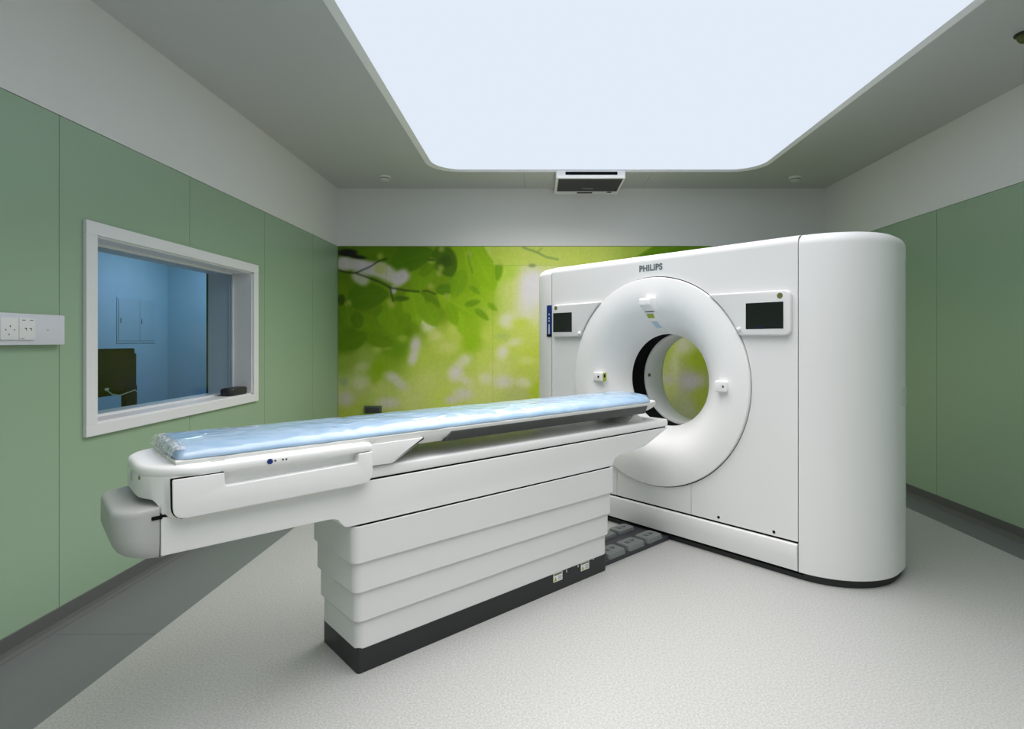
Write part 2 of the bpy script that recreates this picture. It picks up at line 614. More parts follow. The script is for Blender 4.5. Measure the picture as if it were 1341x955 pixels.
# ---- printed leaf mural on the back wall: painted in code, carried by the panels' vertices
def paint_mural():
    x0, x1, y0, y1 = 430, 1100, 315, 665
    xs, ys = np.meshgrid(np.arange(x0, x1, 1.0), np.arange(y0, y1, 1.0))
    ctrl = [(450, 405, 84, 118, 8), (475, 430, 88, 122, 8), (520, 410, 100, 138, 12), (580, 360, 110, 150, 14), (600, 350, 104, 142, 12),
            (575, 405, 116, 156, 16), (630, 380, 124, 164, 20), (640, 340, 116, 158, 15), (660, 355, 150, 182, 60), (672, 380, 170, 188, 100),
            (700, 375, 194, 194, 190), (760, 380, 190, 192, 180), (690, 412, 180, 192, 130), (450, 452, 86, 120, 8), (500, 448, 104, 144, 14),
            (530, 432, 108, 148, 14), (520, 455, 104, 146, 16), (550, 470, 156, 178, 68), (575, 450, 160, 180, 72), (600, 440, 160, 182, 70),
            (618, 445, 122, 162, 22), (617, 425, 124, 164, 24), (640, 440, 162, 184, 72), (640, 470, 164, 184, 78), (690, 445, 166, 186, 80),
            (700, 465, 160, 182, 62), (450, 475, 112, 138, 45), (480, 470, 122, 146, 60), (495, 482, 110, 144, 20), (470, 500, 142, 158, 92),
            (500, 510, 150, 168, 84), (450, 510, 146, 160, 92), (460, 535, 140, 158, 60), (560, 500, 166, 182, 92), (540, 520, 164, 178, 98),
            (580, 520, 162, 182, 78), (630, 510, 166, 182, 98), (650, 480, 170, 184, 104), (700, 490, 158, 176, 74), (705, 510, 146, 170, 40),
            (680, 515, 154, 168, 96), (470, 328, 70, 106, 5), (520, 330, 74, 112, 6), (700, 335, 162, 182, 84), (760, 335, 158, 178, 76),
            (850, 328, 82, 124, 5), (880, 326, 78, 120, 5), (880, 445, 142, 170, 36), (900, 450, 170, 180, 120), (915, 470, 136, 160, 40), (880, 500, 160, 172, 100),
            (900, 500, 150, 152, 140), (920, 520, 142, 160, 60), (895, 545, 140, 152, 110), (1000, 400, 130, 165, 30), (1060, 480, 140, 165, 60),
            (600, 620, 140, 160, 80), (900, 640, 130, 155, 50), (460, 620, 120, 145, 50)]
    num = np.zeros(xs.shape + (3,))
    den = np.zeros(xs.shape)
    for (a, b, r, g, bl) in ctrl:
        if a < 606 and b < 462 and r < 130:
            r, g = r * .88, g * .88
        w = 1.0 / (((xs - a) ** 2 + (ys - b) ** 2) + 30.0) ** 1.7
        num += w[..., None] * np.array((r, g, bl))
        den += w
    img = num / den[..., None]

    def sm(t):
        t = np.clip(t, 0, 1)
        return t * t * (3 - 2 * t)

    def put(mask, c):
        nonlocal img
        img = img * (1 - mask[..., None]) + np.array(c, float) * mask[..., None]

    def blob(cx, cy, rx, ry, ang, c, soft=0.6, alpha=1.0, power=2.0):
        t = math.radians(ang)
        u = (xs - cx) * math.cos(t) + (ys - cy) * math.sin(t)
        v = -(xs - cx) * math.sin(t) + (ys - cy) * math.cos(t)
        d = (np.abs(u / rx) ** power + np.abs(v / ry) ** power) ** (1 / power)
        put(alpha * sm((1 + soft - d) / (2 * soft) if soft > 0 else d < 1), c)

    def leaf(cx, cy, L, Wd, ang, c, soft=1.6, alpha=0.9, rib=None):
        t = math.radians(ang)
        u = ((xs - cx) * math.cos(t) + (ys - cy) * math.sin(t)) / L
        v = -(xs - cx) * math.sin(t) + (ys - cy) * math.cos(t)
        half = Wd * np.clip(1 - np.abs(u) ** 2.3, 0, 1) ** 0.75 * (1 - 0.22 * u)
        dist = half - np.abs(v)
        m = alpha * sm(dist / (2 * soft) + 0.5) * (np.abs(u) < 1)
        put(m, c)
        rc = rib if rib else [min(255, k * 1.16 + 6) for k in c]
        ribm = 0.42 * sm(1 - np.abs(v) / 1.1) * m
        put(ribm, rc)
        for k in range(-3, 4):
            off = u * L - k * L * 0.26 - np.abs(v) * 0.8
            put(0.14 * sm(1 - np.abs(off) / 1.0) * m, rc)

    def line(pts, wd, c, alpha=1.0):
        d = np.full(xs.shape, 1e9)
        for (ax, ay), (bx, by) in zip(pts[:-1], pts[1:]):
            vx, vy = bx - ax, by - ay
            t = np.clip(((xs - ax) * vx + (ys - ay) * vy) / (vx * vx + vy * vy), 0, 1)
            d = np.minimum(d, np.hypot(xs - ax - t * vx, ys - ay - t * vy))
        put(alpha * sm((wd + 0.7 - d) / 1.4), c)

    Z1 = lambda x, y: (440 + x / 7.45, 315 + y / 7.45)
    # soft grounds and bokeh
    for b_ in ((544, 452, 6.5, 11, 8, (186, 184, 186)), (541, 469, 5.5, 9, 20, (184, 183, 180)), (514, 494, 10, 6, 20, (172, 174, 162)),
               (524, 503, 10, 6, 35, (168, 172, 150)), (597, 488, 9, 11, 20, (190, 188, 188)), (608, 472, 9, 7, -30, (184, 190, 160)),
               (609, 498, 10, 5, 30, (178, 184, 150)), (453, 523, 11, 9, 0, (160, 160, 150)), (508, 528, 14, 7, 0, (168, 168, 155)),
               (474, 481, 9, 6, -15, (150, 164, 108)), (472, 502, 10, 8, 0, (160, 168, 125)), (494, 458, 6, 5, 0, (140, 162, 70)),
               (507, 452, 5, 5, 0, (146, 166, 80)), (527, 443, 6, 5, 0, (130, 160, 50)), (606, 516, 12, 8, 0, (176, 178, 165)),
               (592, 524, 9, 5, 0, (172, 174, 160)), (561, 427, 8.5, 8, 0, (192, 202, 160)), (552, 418, 6, 5, 30, (196, 204, 168)),
               (658, 461, 7, 9, 20, (194, 200, 172)), (674, 448, 10, 5, -10, (184, 194, 142)), (636, 496, 8, 7, 0, (184, 192, 150)),
               (659, 500, 12, 8, 0, (180, 182, 168)), (686, 501, 10, 6, 15, (178, 186, 150)), (694, 381, 15, 30, 4, (194, 194, 192)),
               (664, 420, 10, 9, 0, (192, 200, 166)), (683, 424, 12, 7, 0, (164, 186, 62)), (571, 440, 8, 6, 0, (178, 190, 110)), (594, 432, 7, 12, 0, (164, 184, 76)),
               (586, 455, 12, 8, 0, (170, 186, 96)), (450, 500, 5, 5, 0, (116, 138, 100)), (492, 494, 5, 9, 10, (116, 146, 30)), (496, 480, 6, 8, 20, (106, 142, 14)),
               (510, 446, 5, 8, 10, (92, 130, 10)), (617, 446, 10, 10, 0, (126, 166, 24)), (459, 436, 9, 7, 0, (66, 100, 6)), (532, 434, 7, 5, 20, (86, 122, 8)),
               (657, 441, 9, 4, 0, (150, 172, 90)), (690, 472, 10, 5, 0, (176, 190, 110)), (893, 452, 8, 10, 30, (186, 190, 160)), (884, 475, 6, 20, 0, (172, 182, 130)),
               (905, 500, 16, 8, 0, (164, 166, 160)), (875, 497, 8, 7, 0, (166, 170, 150)), (900, 535, 10, 14, 0, (150, 160, 120))):
        blob(*b_[:5], b_[5], 0.8, 0.85)
    # leaves, back to front
    for l_ in ((515, 415, 27, 20, 65, (98, 136, 12)), (455, 409, 20, 10, 80, (80, 114, 8)), (482, 428, 22, 14, 50, (88, 124, 9)), (612, 350, 40, 22, 80, (114, 154, 15)),
               (632, 350, 34, 18, 62, (118, 160, 16)), (600, 400, 30, 15, 30, (120, 160, 18)), (551, 365, 21, 15, 100, (100, 140, 14)), (560, 395, 18, 11, 20, (84, 120, 10)),
               (543, 403, 24, 15, 78, (112, 152, 18)), (563, 412, 18, 12, 60, (106, 146, 16)), (483, 331, 34, 11, 6, (72, 108, 6)), (512, 336, 22, 14, 20, (74, 110, 6)),
               (540, 338, 30, 16, -18, (64, 102, 5)), (583, 343, 22, 16, 62, (58, 92, 8)), (584, 379, 14, 7, -4, (72, 112, 10)), (481, 388, 28, 17, -6, (66, 102, 6)),
               (447, 380, 14, 9, 60, (84, 116, 10)), (526, 391, 11, 3.4, 0, (58, 90, 8)), (495, 408, 10, 4, 120, (76, 112, 8)), (468, 420, 11, 8, 80, (66, 100, 7)),
               (619, 397, 11, 4, -14, (88, 128, 12)), (631, 412, 12, 4, 40, (92, 134, 14)), (645, 402, 8, 3.5, 40, (100, 142, 15)), (653, 355, 14, 5, 95, (92, 136, 12)),
               (622, 380, 9, 3, 40, (92, 134, 14)), (447, 393, 8, 5, 90, (46, 66, 12)), (605, 425, 16, 8, 80, (124, 164, 22)), (862, 327, 26, 7, -10, (84, 126, 4)), (498, 446, 20, 9, 15, (82, 118, 8)), (466, 445, 18, 11, -30, (72, 106, 6)),
               (528, 424, 16, 8, 120, (92, 130, 10)), (600, 372, 20, 10, 110, (100, 142, 12)), (560, 352, 14, 7, -40, (84, 122, 8)), (592, 412, 16, 8, 70, (108, 150, 14))):
        leaf(*l_[:5], l_[5])
    blob(584, 342, 9, 8, 0, (50, 76, 12), 0.5, 0.9)
    # pale sky gap between the leaves of the twig
    for g_ in ((462, 346, 20, 8, 5, (166, 168, 160)), (488, 352, 20, 9, 8, (170, 168, 172)), (505, 357, 16, 10, 30, (164, 168, 150)), (524, 364, 13, 9, -35, (168, 168, 166)),
               (472, 364, 12, 8, 35, (156, 162, 140)), (515, 380, 4, 5, 0, (160, 164, 150)), (498, 352, 8, 7, 0, (150, 160, 100)), (450, 345, 8, 9, 0, (168, 168, 162))):
        blob(*g_[:5], g_[5], 0.38, 0.95, 2.6)
    blob(455, 331, 13, 5, 0, (22, 26, 18), 0.3)
    blob(468, 336.5, 12, 2.6, 8, (24, 28, 16), 0.3)
    for p_ in ((565, 342), (498, 336), (564, 375), (510, 396), (513, 400), (585, 388), (614, 333), (456, 397), (577, 351), (578, 326), (575, 358)):
        blob(p_[0], p_[1], 4, 4, 0, (142, 160, 70), 0.7, 0.7)
    K = (20, 28, 14)
    line([Z1(30, 292), Z1(110, 312), Z1(190, 318), Z1(300, 358), Z1(430, 405), Z1(530, 460), Z1(680, 488), Z1(810, 500)], 0.75, K)
    line([Z1(845, 495), Z1(890, 490), Z1(970, 525)], 0.6, K)
    line([Z1(190, 318), Z1(330, 258), Z1(420, 200), Z1(495, 180)], 0.65, K)
    line([Z1(530, 460), Z1(545, 540), Z1(560, 595)], 0.7, K)
    line([Z1(30, 520), Z1(80, 560), Z1(130, 650)], 0.5, (60, 80, 20), .7)
    line([Z1(900, 190), Z1(950, 192)], 0.9, (34, 50, 10))
    line([(613, 334), (614, 342), (619, 358)], 0.6, (70, 100, 20), .8)
    # paler upper row of prints to the right
    top = ((ys < 347.5) & (xs > 645.5)).astype(float) * sm((856 - (ys - 324) * 1.6 - xs) / 6)
    put(top * 0.75, (160, 180, 76))
    tri = ((ys < 347.5) & (xs > 634 + (ys - 324) * 0.62) & (xs <= 645.5)).astype(float)
    put(tri * 0.8, (162, 182, 84))
    line([(684, 323), (690, 326), (703, 330.5), (716, 337), (731, 340)], 0.9, (84, 116, 66), .85)
    line([(703, 330.5), (710, 325)], 0.6, (96, 126, 72), .8)
    blob(697, 348, 5, 2.5, 0, (110, 130, 80), 0.5, 0.8)
    # fine print texture
    n1 = np.random.rand(*xs.shape)
    n1 = (n1 + np.roll(n1, 1, 0) + np.roll(n1, 1, 1) + np.roll(n1, (1, 1), (0, 1))) / 4 - 0.5
    img = np.clip(img * (1 + 0.10 * n1[..., None]), 0, 255)
    # three light box blurs
    for _ in range(1):
        img = (img * 2 + np.roll(img, 1, 0) + np.roll(img, -1, 0) + np.roll(img, 1, 1) + np.roll(img, -1, 1)) / 6
    return img, x0, y0


MURAL, MX0, MY0 = paint_mural()
MURAL_GAIN = 1.72


def mural_color(X, Z):
    px = CX + X / YB * F - MX0
    py = CY - (Z - H) / YB * F - MY0
    h, w = MURAL.shape[:2]
    px = np.clip(px, 0, w - 1.001)
    py = np.clip(py, 0, h - 1.001)
    i, j = py.astype(int), px.astype(int)
    fy, fx = (py - i)[..., None], (px - j)[..., None]
    c = (MURAL[i, j] * (1 - fx) + MURAL[i, j + 1] * fx) * (1 - fy) + (MURAL[i + 1, j] * (1 - fx) + MURAL[i + 1, j + 1] * fx) * fy
    c = c / 255
    c = np.where(c < 0.04045, c / 12.92, ((c + 0.055) / 1.055) ** 2.4)
    c = c * MURAL_GAIN * np.array((1.03, .93, 1.0))
    return np.where(c > 0.7, 0.7 + 0.24 * (1 - np.exp(-(c - 0.7) / 0.24)), c)


def mural_mat():
    m, nt, p = principled('printed_leaf_mural')
    a = nt.nodes.new('ShaderNodeVertexColor')
    a.layer_name = 'print'
    nt.links.new(a.outputs['Color'], p.inputs['Base Color'])
    p.inputs['Roughness'].default_value = 0.6
    p.inputs['Specular IOR Level'].default_value = 0.2
    return m


M_MURAL = mural_mat()


def mural_panel(x0, x1, z0, z1, step=0.0095):
    g = 0.0006
    x0, x1, z0, z1 = x0 + g, x1 - g, z0 + g, z1 - g
    nx, nz = max(2, int((x1 - x0) / step)), max(2, int((z1 - z0) / step))
    gx, gz = np.meshgrid(np.linspace(x0, x1, nx + 1), np.linspace(z0, z1, nz + 1))
    front = np.stack([gx.ravel(), np.full(gx.size, YB), gz.ravel()], 1)
    idx = np.arange(gx.size).reshape(gx.shape)
    faces = np.stack([idx[:-1, :-1], idx[:-1, 1:], idx[1:, 1:], idx[1:, :-1]], -1).reshape(-1, 4)
    nb = len(front)
    rim = np.array([[x0, YB + .01, z0], [x1, YB + .01, z0], [x1, YB + .01, z1], [x0, YB + .01, z1]])
    verts = np.concatenate([front, rim])
    c = [idx[0, 0], idx[0, -1], idx[-1, -1], idx[-1, 0]]
    fl = faces.tolist()
    for k in range(4):
        fl.append([c[(k + 1) % 4], c[k], nb + k, nb + (k + 1) % 4])
    me = bpy.data.meshes.new('mural_panel')
    me.from_pydata(verts.tolist(), [], fl)
    ca = me.color_attributes.new('print', 'FLOAT_COLOR', 'POINT')
    col = np.ones((len(verts), 4), np.float32)
    col[:, :3] = mural_color(verts[:, 0], verts[:, 2])
    ca.data.foreach_set('color', col.ravel())
    me.materials.append(M_MURAL)
    o = bpy.data.objects.new('mural_panel', me)
    COL.objects.link(o)
    o.parent = wall_back
    return o


mpx = lambda px: (px - CX) * YB / F
mpz = lambda py: H - (py - CY) * YB / F
ZS = mpz(347.5)
medges = [XL, mpx(506), mpx(645.5), mpx(784), mpx(923), XR]
for k in range(5):
    if k < 2:
        mural_panel(medges[k], medges[k + 1], 0.05, ZG)
    else:
        mural_panel(medges[k], medges[k + 1], 0.05, ZS)
tedges = [mpx(645.5), mpx(760.5), mpx(875), mpx(990), XR]
for k in range(4):
    mural_panel(tedges[k], tedges[k + 1], ZS, ZG)

# ---- ceiling with the luminous opening
ceiling = structure('ceiling')
TC = 0.012
lx = SKX0 + SKR
rx = SKX1 - SKR
cpanels = [
    [(XL, YF), (SKX0, YF), (SKX0, SKY1 - SKR)] + arc(SKX0 + SKR, SKY1 - SKR, SKR, 180, 90, 12)[1:] + [(lx, YB), (XL, YB)],
    [(XR, YF), (XR, YB), (rx, YB)] + arc(rx, SKY1 - SKR, SKR, 90, 0, 12) + [(SKX1, YF)],
    [(SKX0, YF), (SKX1, YF), (SKX1, SKY0), (SKX0, SKY0)],
]
for pts in cpanels:
    bm = B()
    prism(bm, pts, 'z', ZC, ZC + TC)
    obj('ceiling_board', bm, M_CEIL, ceiling, None)
seams = [lx, -0.138, 1.18, rx]
for a, b in zip(seams[:-1], seams[1:]):
    bm = B()
    box(bm, a + (0.002 if a != lx else 0), b - (0.002 if b != rx else 0), SKY1, YB, ZC, ZC + TC)
    obj('ceiling_board', bm, M_CEIL, ceiling, None)
bm = B()
box(bm, XL - .33, XR + .15, YF - .15, YB + .15, ZC + 0.13, ZC + 0.2)
obj('slab', bm, M_CEIL, ceiling, None)
bm = B()
box(bm, XL, XR, SKY1 + .02, YB, ZC + TC, ZC + TC + .004)
obj('joint_backing', bm, M_OUTLETGREY, ceiling, None)

sky = thing('ceiling_light', 'large luminous pale blue ceiling panel with rounded corners', 'ceiling light', (0.56, 2.58, ZC))


def ring_pts(x0, x1, y0, y1, r, z):
    return [(x, y, z) for x, y in [(x0, y0), (x1, y0)] + arc(x1 - r, y1 - r, r, 0, 90, 14) + arc(x0 + r, y1 - r, r, 90, 180, 14)]


PX0, PX1, PY0, PY1, PR = SKX0 + .049, SKX1 - .033, SKY0 + .05, SKY1 - .019, SKR - .02
bm = B()
oo = (SKX0 - .003, SKX1 + .003, SKY0 - .003, SKY1 + .003, SKR)
ii = (PX0, PX1, PY0, PY1, PR)
mid = (PX0 - .012, PX1 + .012, PY0 - .012, PY1 + .012, PR + .01)
loft(bm, [ring_pts(*oo, ZC + .02), ring_pts(*oo, ZC - .005), ring_pts(oo[0] + .004, oo[1] - .004, oo[2] + .004, oo[3] - .004, oo[4] - .003, ZC - .005), ring_pts(*ii, ZC + .017)], False, False)
obj('surround_trim', bm, M_FRAME, sky, 20)
bm = B()
prism(bm, [p[:2] for p in ring_pts(PX0 - .005, PX1 + .005, PY0 - .005, PY1 + .005, PR, 0)], 'z', ZC + 0.015, ZC + 0.021)
obj('light_panel', bm, M_SKYPANEL, sky, None)

# ---- observation window
win = structure('window_1')
bm = B()
fo = 0.072
prism(bm, [(WY0 - fo, WZ0 - .058), (WY1 + fo, WZ0 - .058), (WY1 + fo, WZ0), (WY0 - fo, WZ0)], 'x', XL - .001, XL + .018, .002)
prism(bm, [(WY0 - fo, WZ1), (WY1 + fo, WZ1), (WY1 + fo, WZ1 + fo - .006), (WY0 - fo, WZ1 + fo - .006)], 'x', XL - .001, XL + .018, .002)
prism(bm, [(WY0 - fo, WZ0), (WY0, WZ0), (WY0, WZ1), (WY0 - fo, WZ1)], 'x', XL - .001, XL + .018, .002)
prism(bm, [(WY1, WZ0), (WY1 + fo, WZ0), (WY1 + fo, WZ1), (WY1, WZ1)], 'x', XL - .001, XL + .018, .002)
obj('window_frame', bm, M_FRAME, win, None)
t_ = 0.010
bm = B()
box(bm, XW - .01, XL + .002, WY0, WY0 + t_, WZ0, WZ1)
box(bm, XW - .01, XL + .002, WY1 - t_, WY1, WZ0, WZ1)
box(bm, XW - .01, XL + .002, WY0, WY1, WZ1 - t_, WZ1)
obj('reveal_lining', bm, M_FRAME, win, None)
bm = B()
box(bm, XW - .01, XL + .002, WY0, WY1, WZ0, WZ0 + t_)
obj('window_sill', bm, M_FRAME, win, None)
XG = XL - 0.155
bm = B()
for x in (XG - .016, XG + .008):
    box(bm, x, x + .008, WY0 + t_, WY0 + t_ + .012, WZ0 + t_, WZ1 - t_)
    box(bm, x, x + .008, WY1 - t_ - .012, WY1 - t_, WZ0 + t_, WZ1 - t_)
    box(bm, x, x + .008, WY0 + t_, WY1 - t_, WZ0 + t_, WZ0 + t_ + .012)
    box(bm, x, x + .008, WY0 + t_, WY1 - t_, WZ1 - t_ - .012, WZ1 - t_)
obj('glazing_bead', bm, M_FRAME, win, None)
bm = B()
box(bm, XG - .006, XG + .006, WY0 + t_ + .001, WY1 - t_ - .001, WZ0 + t_ + .001, WZ1 - t_ - .001)
obj('pane', bm, M_GLASS, win, None)
bm = B()
box(bm, XW - .03, XW - .01, WY0 - .06, WY0, WZ0 - .06, WZ1 + .06)
box(bm, XW - .03, XW - .01, WY1, WY1 + .06, WZ0 - .06, WZ1 + .06)
box(bm, XW - .03, XW - .01, WY0, WY1, WZ0 - .06, WZ0)
box(bm, XW - .03, XW - .01, WY0, WY1, WZ1, WZ1 + .06)
obj('outer_frame', bm, M_OUTLETGREY, win, None)

# ---- control room behind the window
XC, YC = -4.80, 7.31
bm = B()
box(bm, XC - .1, XC, 2.4, YC + .1, 0, 2.7)
structure('wall_control_back', bm, M_CTRL)
bm = B()
box(bm, XC, XW, YC, YC + .1, 0, 2.7)
structure('wall_control_side', bm, M_CTRL)
bm = B()
box(bm, XC, XW, 2.3, 2.4, 0, 2.7)
structure('wall_control_near', bm, M_CTRL)
bm = B()
box(bm, XW - .02, XW, YB + .15, YC, 0, 2.7)
structure('wall_control_corner', bm, M_CTRL)
bm = B()
box(bm, XC, XW, 2.4, YC, -0.03, 0)
structure('floor_control', bm, M_BORDER)
bm = B()
box(bm, XC - .1, XW, 2.3, YC + .1, 2.7, 2.8)
structure('ceiling_control', bm, M_CEIL)

cab = thing('electrical_cabinet', 'flat two-door electrical cabinet on the blue wall seen through the window', 'cabinet', (XC, 6.74, 1.33))
bm = B()
box(bm, XC, XC + .008, 6.42, 7.06, 1.32, 1.85, .003)
obj('cabinet_frame', bm, M_CABINET, cab, None)
for y0, y1 in ((6.445, 6.775), (6.785, 7.035)):
    bm = B()
    box(bm, XC + .008, XC + .013, y0, y1, 1.345, 1.825, .003)
    d = obj('door', bm, M_CABINET, cab, None)
    bm = B()
    box(bm, XC + .013, XC + .018, y0 + .02, y0 + .035, 1.55, 1.61, .002)
    obj('handle', bm, M_CABHANDLE, d, None)

desk = thing('control_desk', 'pale control desk under the window in the next room', 'desk', (-2.98, 3.9, 0))
bm = B()
box(bm, -3.35, -2.62, 2.75, 5.05, 0.70, 0.735, .004)
obj('desk_top', bm, M_DESK, desk, None)
for y in (2.85, 4.9):
    bm = B()
    box(bm, -3.3, -2.67, y, y + .05, 0, .70, .003)
    obj('leg', bm, M_DESK, desk, None)

mon = thing('computer_monitor', 'black computer monitor seen from behind through the window', 'monitor', (-3.0, 3.97, 0.735))
MXP = -3.0
bm = B()
box(bm, MXP - .05, MXP - .012, 3.62, 4.215, .958, 1.292, .006)
obj('screen_housing', bm, M_MONITOR, mon)
bm = B()
prism(bm, [(3.66, .985), (4.17, .985), (4.20, 1.0), (4.20, 1.255), (3.66, 1.265)], 'x', MXP - .012, MXP + .012, .006)
box(bm, MXP + .0, MXP + .03, 3.72, 4.0, 1.0, 1.13, .006)
bc = obj('back_cover', bm, M_MONITOR, mon)
bm = B()
box(bm, MXP + .03, MXP + .034, 3.865, 3.90, 1.005, 1.022)
obj('port', bm, M_CABLE, bc, None)
bm = B()
box(bm, MXP - .02, MXP + .02, 4.085, 4.195, .745, 1.02, .004)
obj('stand', bm, M_MONITOR, mon)
bm = B()
box(bm, MXP - .1, MXP + .1, 3.97, 4.30, .735, .75, .004)
obj('stand_base', bm, M_MONITOR, mon)
bm = B()
tube(bm, [(MXP + .03, 3.88, 1.01), (MXP + .04, 3.92, .975), (MXP + .035, 4.0, .96), (MXP + .03, 4.1, .975), (MXP + .03, 4.16, .985), (MXP + .02, 4.19, .965)], .004, 8)
obj('cable', bm, M_CABLE, mon)
bm = B()
prism(bm, rrect(-2.82, -2.70, 3.35, 3.62, .02), 'z', .735, .80, .01)
bx_ = obj('desk_box', bm, M_DESK)
tag(bx_, 'small pale box on the control desk below the monitor', 'box')

# small black device on the window sill
dev = thing('desk_speaker', 'small black rounded device on the window sill corner', 'speaker', (XL - .06, 4.29, WZ0 + t_))
bm = B()
prism(bm, rrect(XL - .11, XL - .005, 4.175, 4.415, .04), 'z', WZ0 + t_ + .001, WZ0 + t_ + .055, .012, 3)
obj('body', bm, M_BLACK, dev)
bm = B()
prism(bm, rrect(XL - .095, XL - .02, 4.20, 4.39, .025), 'z', WZ0 + t_ + .055, WZ0 + t_ + .058)
obj('top_grille', bm, M_RAIL, dev)
bm = B()
lathe_z(bm, [(.006, WZ0 + t_ + .058), (.006, WZ0 + t_ + .061)], XL - .03, 4.37, 12)
obj('button', bm, M_CAPGREY, dev)

# ---- trunking plate with sockets on the left wall
trk = thing('wall_trunking', 'white wall trunking strip with socket outlets beside the window', 'trunking', (XL, 2.45, 1.33))
bm = B()
box(bm, XL, XL + .03, 1.3, 2.655, 1.330, 1.467, .003)
obj('trunk_body', bm, M_TRUNK, trk)
bm = B()
lathe_x(bm, [(.0001, XL + .031), (.004, XL + .031), (.004, XL + .029)], 1.397, 12, 2.563)
obj('screw', bm, M_CAPGREY, trk)
for k, (y0, y1) in enumerate(((2.33, 2.412), (2.414, 2.492))):
    bm = B()
    box(bm, XL + .03, XL + .038, y0, y1, 1.352, 1.447, .003)
    s_ = obj('socket_plate', bm, M_SOCKET, trk)
    holes = [((y0 + .022), 1.395, .004, .006), ((y0 + .041), 1.41, .004, .008), ((y0 + .06), 1.395, .004, .006), (y0 + .036, 1.375, .004, .006)] if k == 0 else \
        [(y0 + .030, 1.402, .010, .004), (y0 + .033, 1.396, .004, .006), (y0 + .053, 1.402, .010, .004), (y0 + .056, 1.396, .004, .006),
         (y0 + .02, 1.438, .016, .003), (y0 + .058, 1.438, .016, .003), (y0 + .015, 1.358, .016, .0015)]
    for (yy, zz, w, h) in holes:
        bm = B()
        box(bm, XL + .0375, XL + .0385, yy - w / 2, yy + w / 2, zz - h / 2, zz + h / 2)
        obj('socket_hole', bm, M_RAIL, s_, None)

# ---- outlet on the mural
ob = thing('wall_outlet', 'small dark grey outlet box low on the leaf mural', 'outlet', (mpx(489), YB, 0.53))
bm = B()
box(bm, mpx(478), mpx(500), YB - .03, YB, 0.53, 0.612, .004)
obj('box', bm, M_OUTLETGREY, ob)
bm = B()
box(bm, mpx(480), mpx(498), YB - .034, YB - .03, 0.54, 0.598, .002)
obj('cover', bm, M_RAIL, ob)

# ---- ceiling unit
cu = thing('ceiling_air_unit', 'white square ceiling unit with dark mesh grille above the mural', 'air unit', (0.54, 6.02, 2.99))
bm = B()
UX0, UX1, UY0, UY1 = 0.187, 0.893, 5.70, 6.345
prism(bm, rrect(UX0, UX1, UY0, UY1, .02), 'z', 2.993, ZC - .001, .004)
obj('housing', bm, M_RING, cu)
bm = B()
box(bm, UX0 + .095, UX1 - .085, UY0 - .003, UY0 + .01, 3.026, 3.058, .003)
obj('front_slot', bm, M_DARK, cu)
bm = B()
ix0, ix1, iy0, iy1 = UX0 + .025, UX1 - .025, UY0 + .03, UY1 - .15
box(bm, ix0, ix1, iy0, iy1, 2.9895, 2.994)
gr = obj('grille', bm, M_GRILLE, cu)
bm = B()
for k in range(36):
    y = iy0 + .01 + k * (iy1 - iy0 - .02) / 35
    box(bm, ix0 + .005, ix1 - .005, y - .003, y + .003, 2.988, 2.9895)
g_ = obj('grille_wires', bm, M_RAIL, gr, None)
g_['kind'] = 'stuff'
bm = B()
box(bm, 0.48, 0.60, UY1 - .28, UY1 - .265, 2.9865, 2.9878)
obj('maker_plate', bm, M_CAPGREY, gr, None)
bm = B()
box(bm, UX0 + .25, UX0 + .42, UY1 - .10, UY1 - .05, 2.992, 2.994)
obj('vent_slot', bm, M_DARK, cu, None)
bm = B()
lathe_z(bm, [(.03, 2.992), (.03, 2.994)], UX1 - .10, UY1 - .10, 16)
obj('sensor', bm, M_RAIL, cu)

# ---- smoke detectors and sprinkler
for (x, y, lab) in ((-1.6, 5.90, 'small round white smoke detector on the ceiling left of the air unit'),
                    (2.71, 5.93, 'small round white smoke detector on the ceiling right of the air unit')):
    sd = thing('smoke_detector', lab, 'smoke detector', (x, y, ZC - .045), None, 'smoke detectors on the ceiling')
    bm = B()
    lathe_z(bm, [(.062, ZC), (.062, ZC - .012), (.056, ZC - .018)], x, y, 28)
    obj('mount', bm, M_WHITE, sd)
    bm = B()
    lathe_z(bm, [(.05, ZC - .018), (.05, ZC - .034), (.04, ZC - .043), (.015, ZC - .045)], x, y, 28)
    obj('chamber', bm, M_CRADLE, sd)
    bm = B()
    lathe_z(bm, [(.052, ZC - .022), (.052, ZC - .027)], x, y, 28)
    obj('vent_ring', bm, M_RAIL, sd)
spk = thing('sprinkler_head', 'dark olive round fitting on the ceiling at the right edge', 'sprinkler', (2.735, 3.16, ZC - .05))
bm = B()
lathe_z(bm, [(.052, ZC), (.052, ZC - .006), (.043, ZC - .012)], 2.735, 3.16, 24)
obj('rim', bm, M_BLACK, spk)
bm = B()
lathe_z(bm, [(.04, ZC - .008), (.036, ZC - .03), (.024, ZC - .045), (.006, ZC - .05)], 2.735, 3.16, 24)
obj('dome', bm, M_SPRINK, spk)

# ================================================================== THE GANTRY
gan = thing('scanner_gantry', 'large white scanner gantry with a round bore and two control screens', 'scanner', (0.43, 0, 0), 'scanner')
ZR, RR = 1.068, 0.722                  # ring centre height and radius
DEP, HW, CR, ZT = 0.86, 1.0, 0.39, 1.95


def plan(d, ycut, sgn, xs0=0.0):
    """open outline of a round end cover, inset by d"""
    pts = [(d, -ycut)]
    pts += arc(CR, -1.0, CR - d, 180, 270, 18)
    pts += arc(DEP - CR, -1.0, CR - d, 270, 360, 18)
    pts += [(DEP - d, -ycut)]
    return [(x, y * -sgn) for x, y in pts]


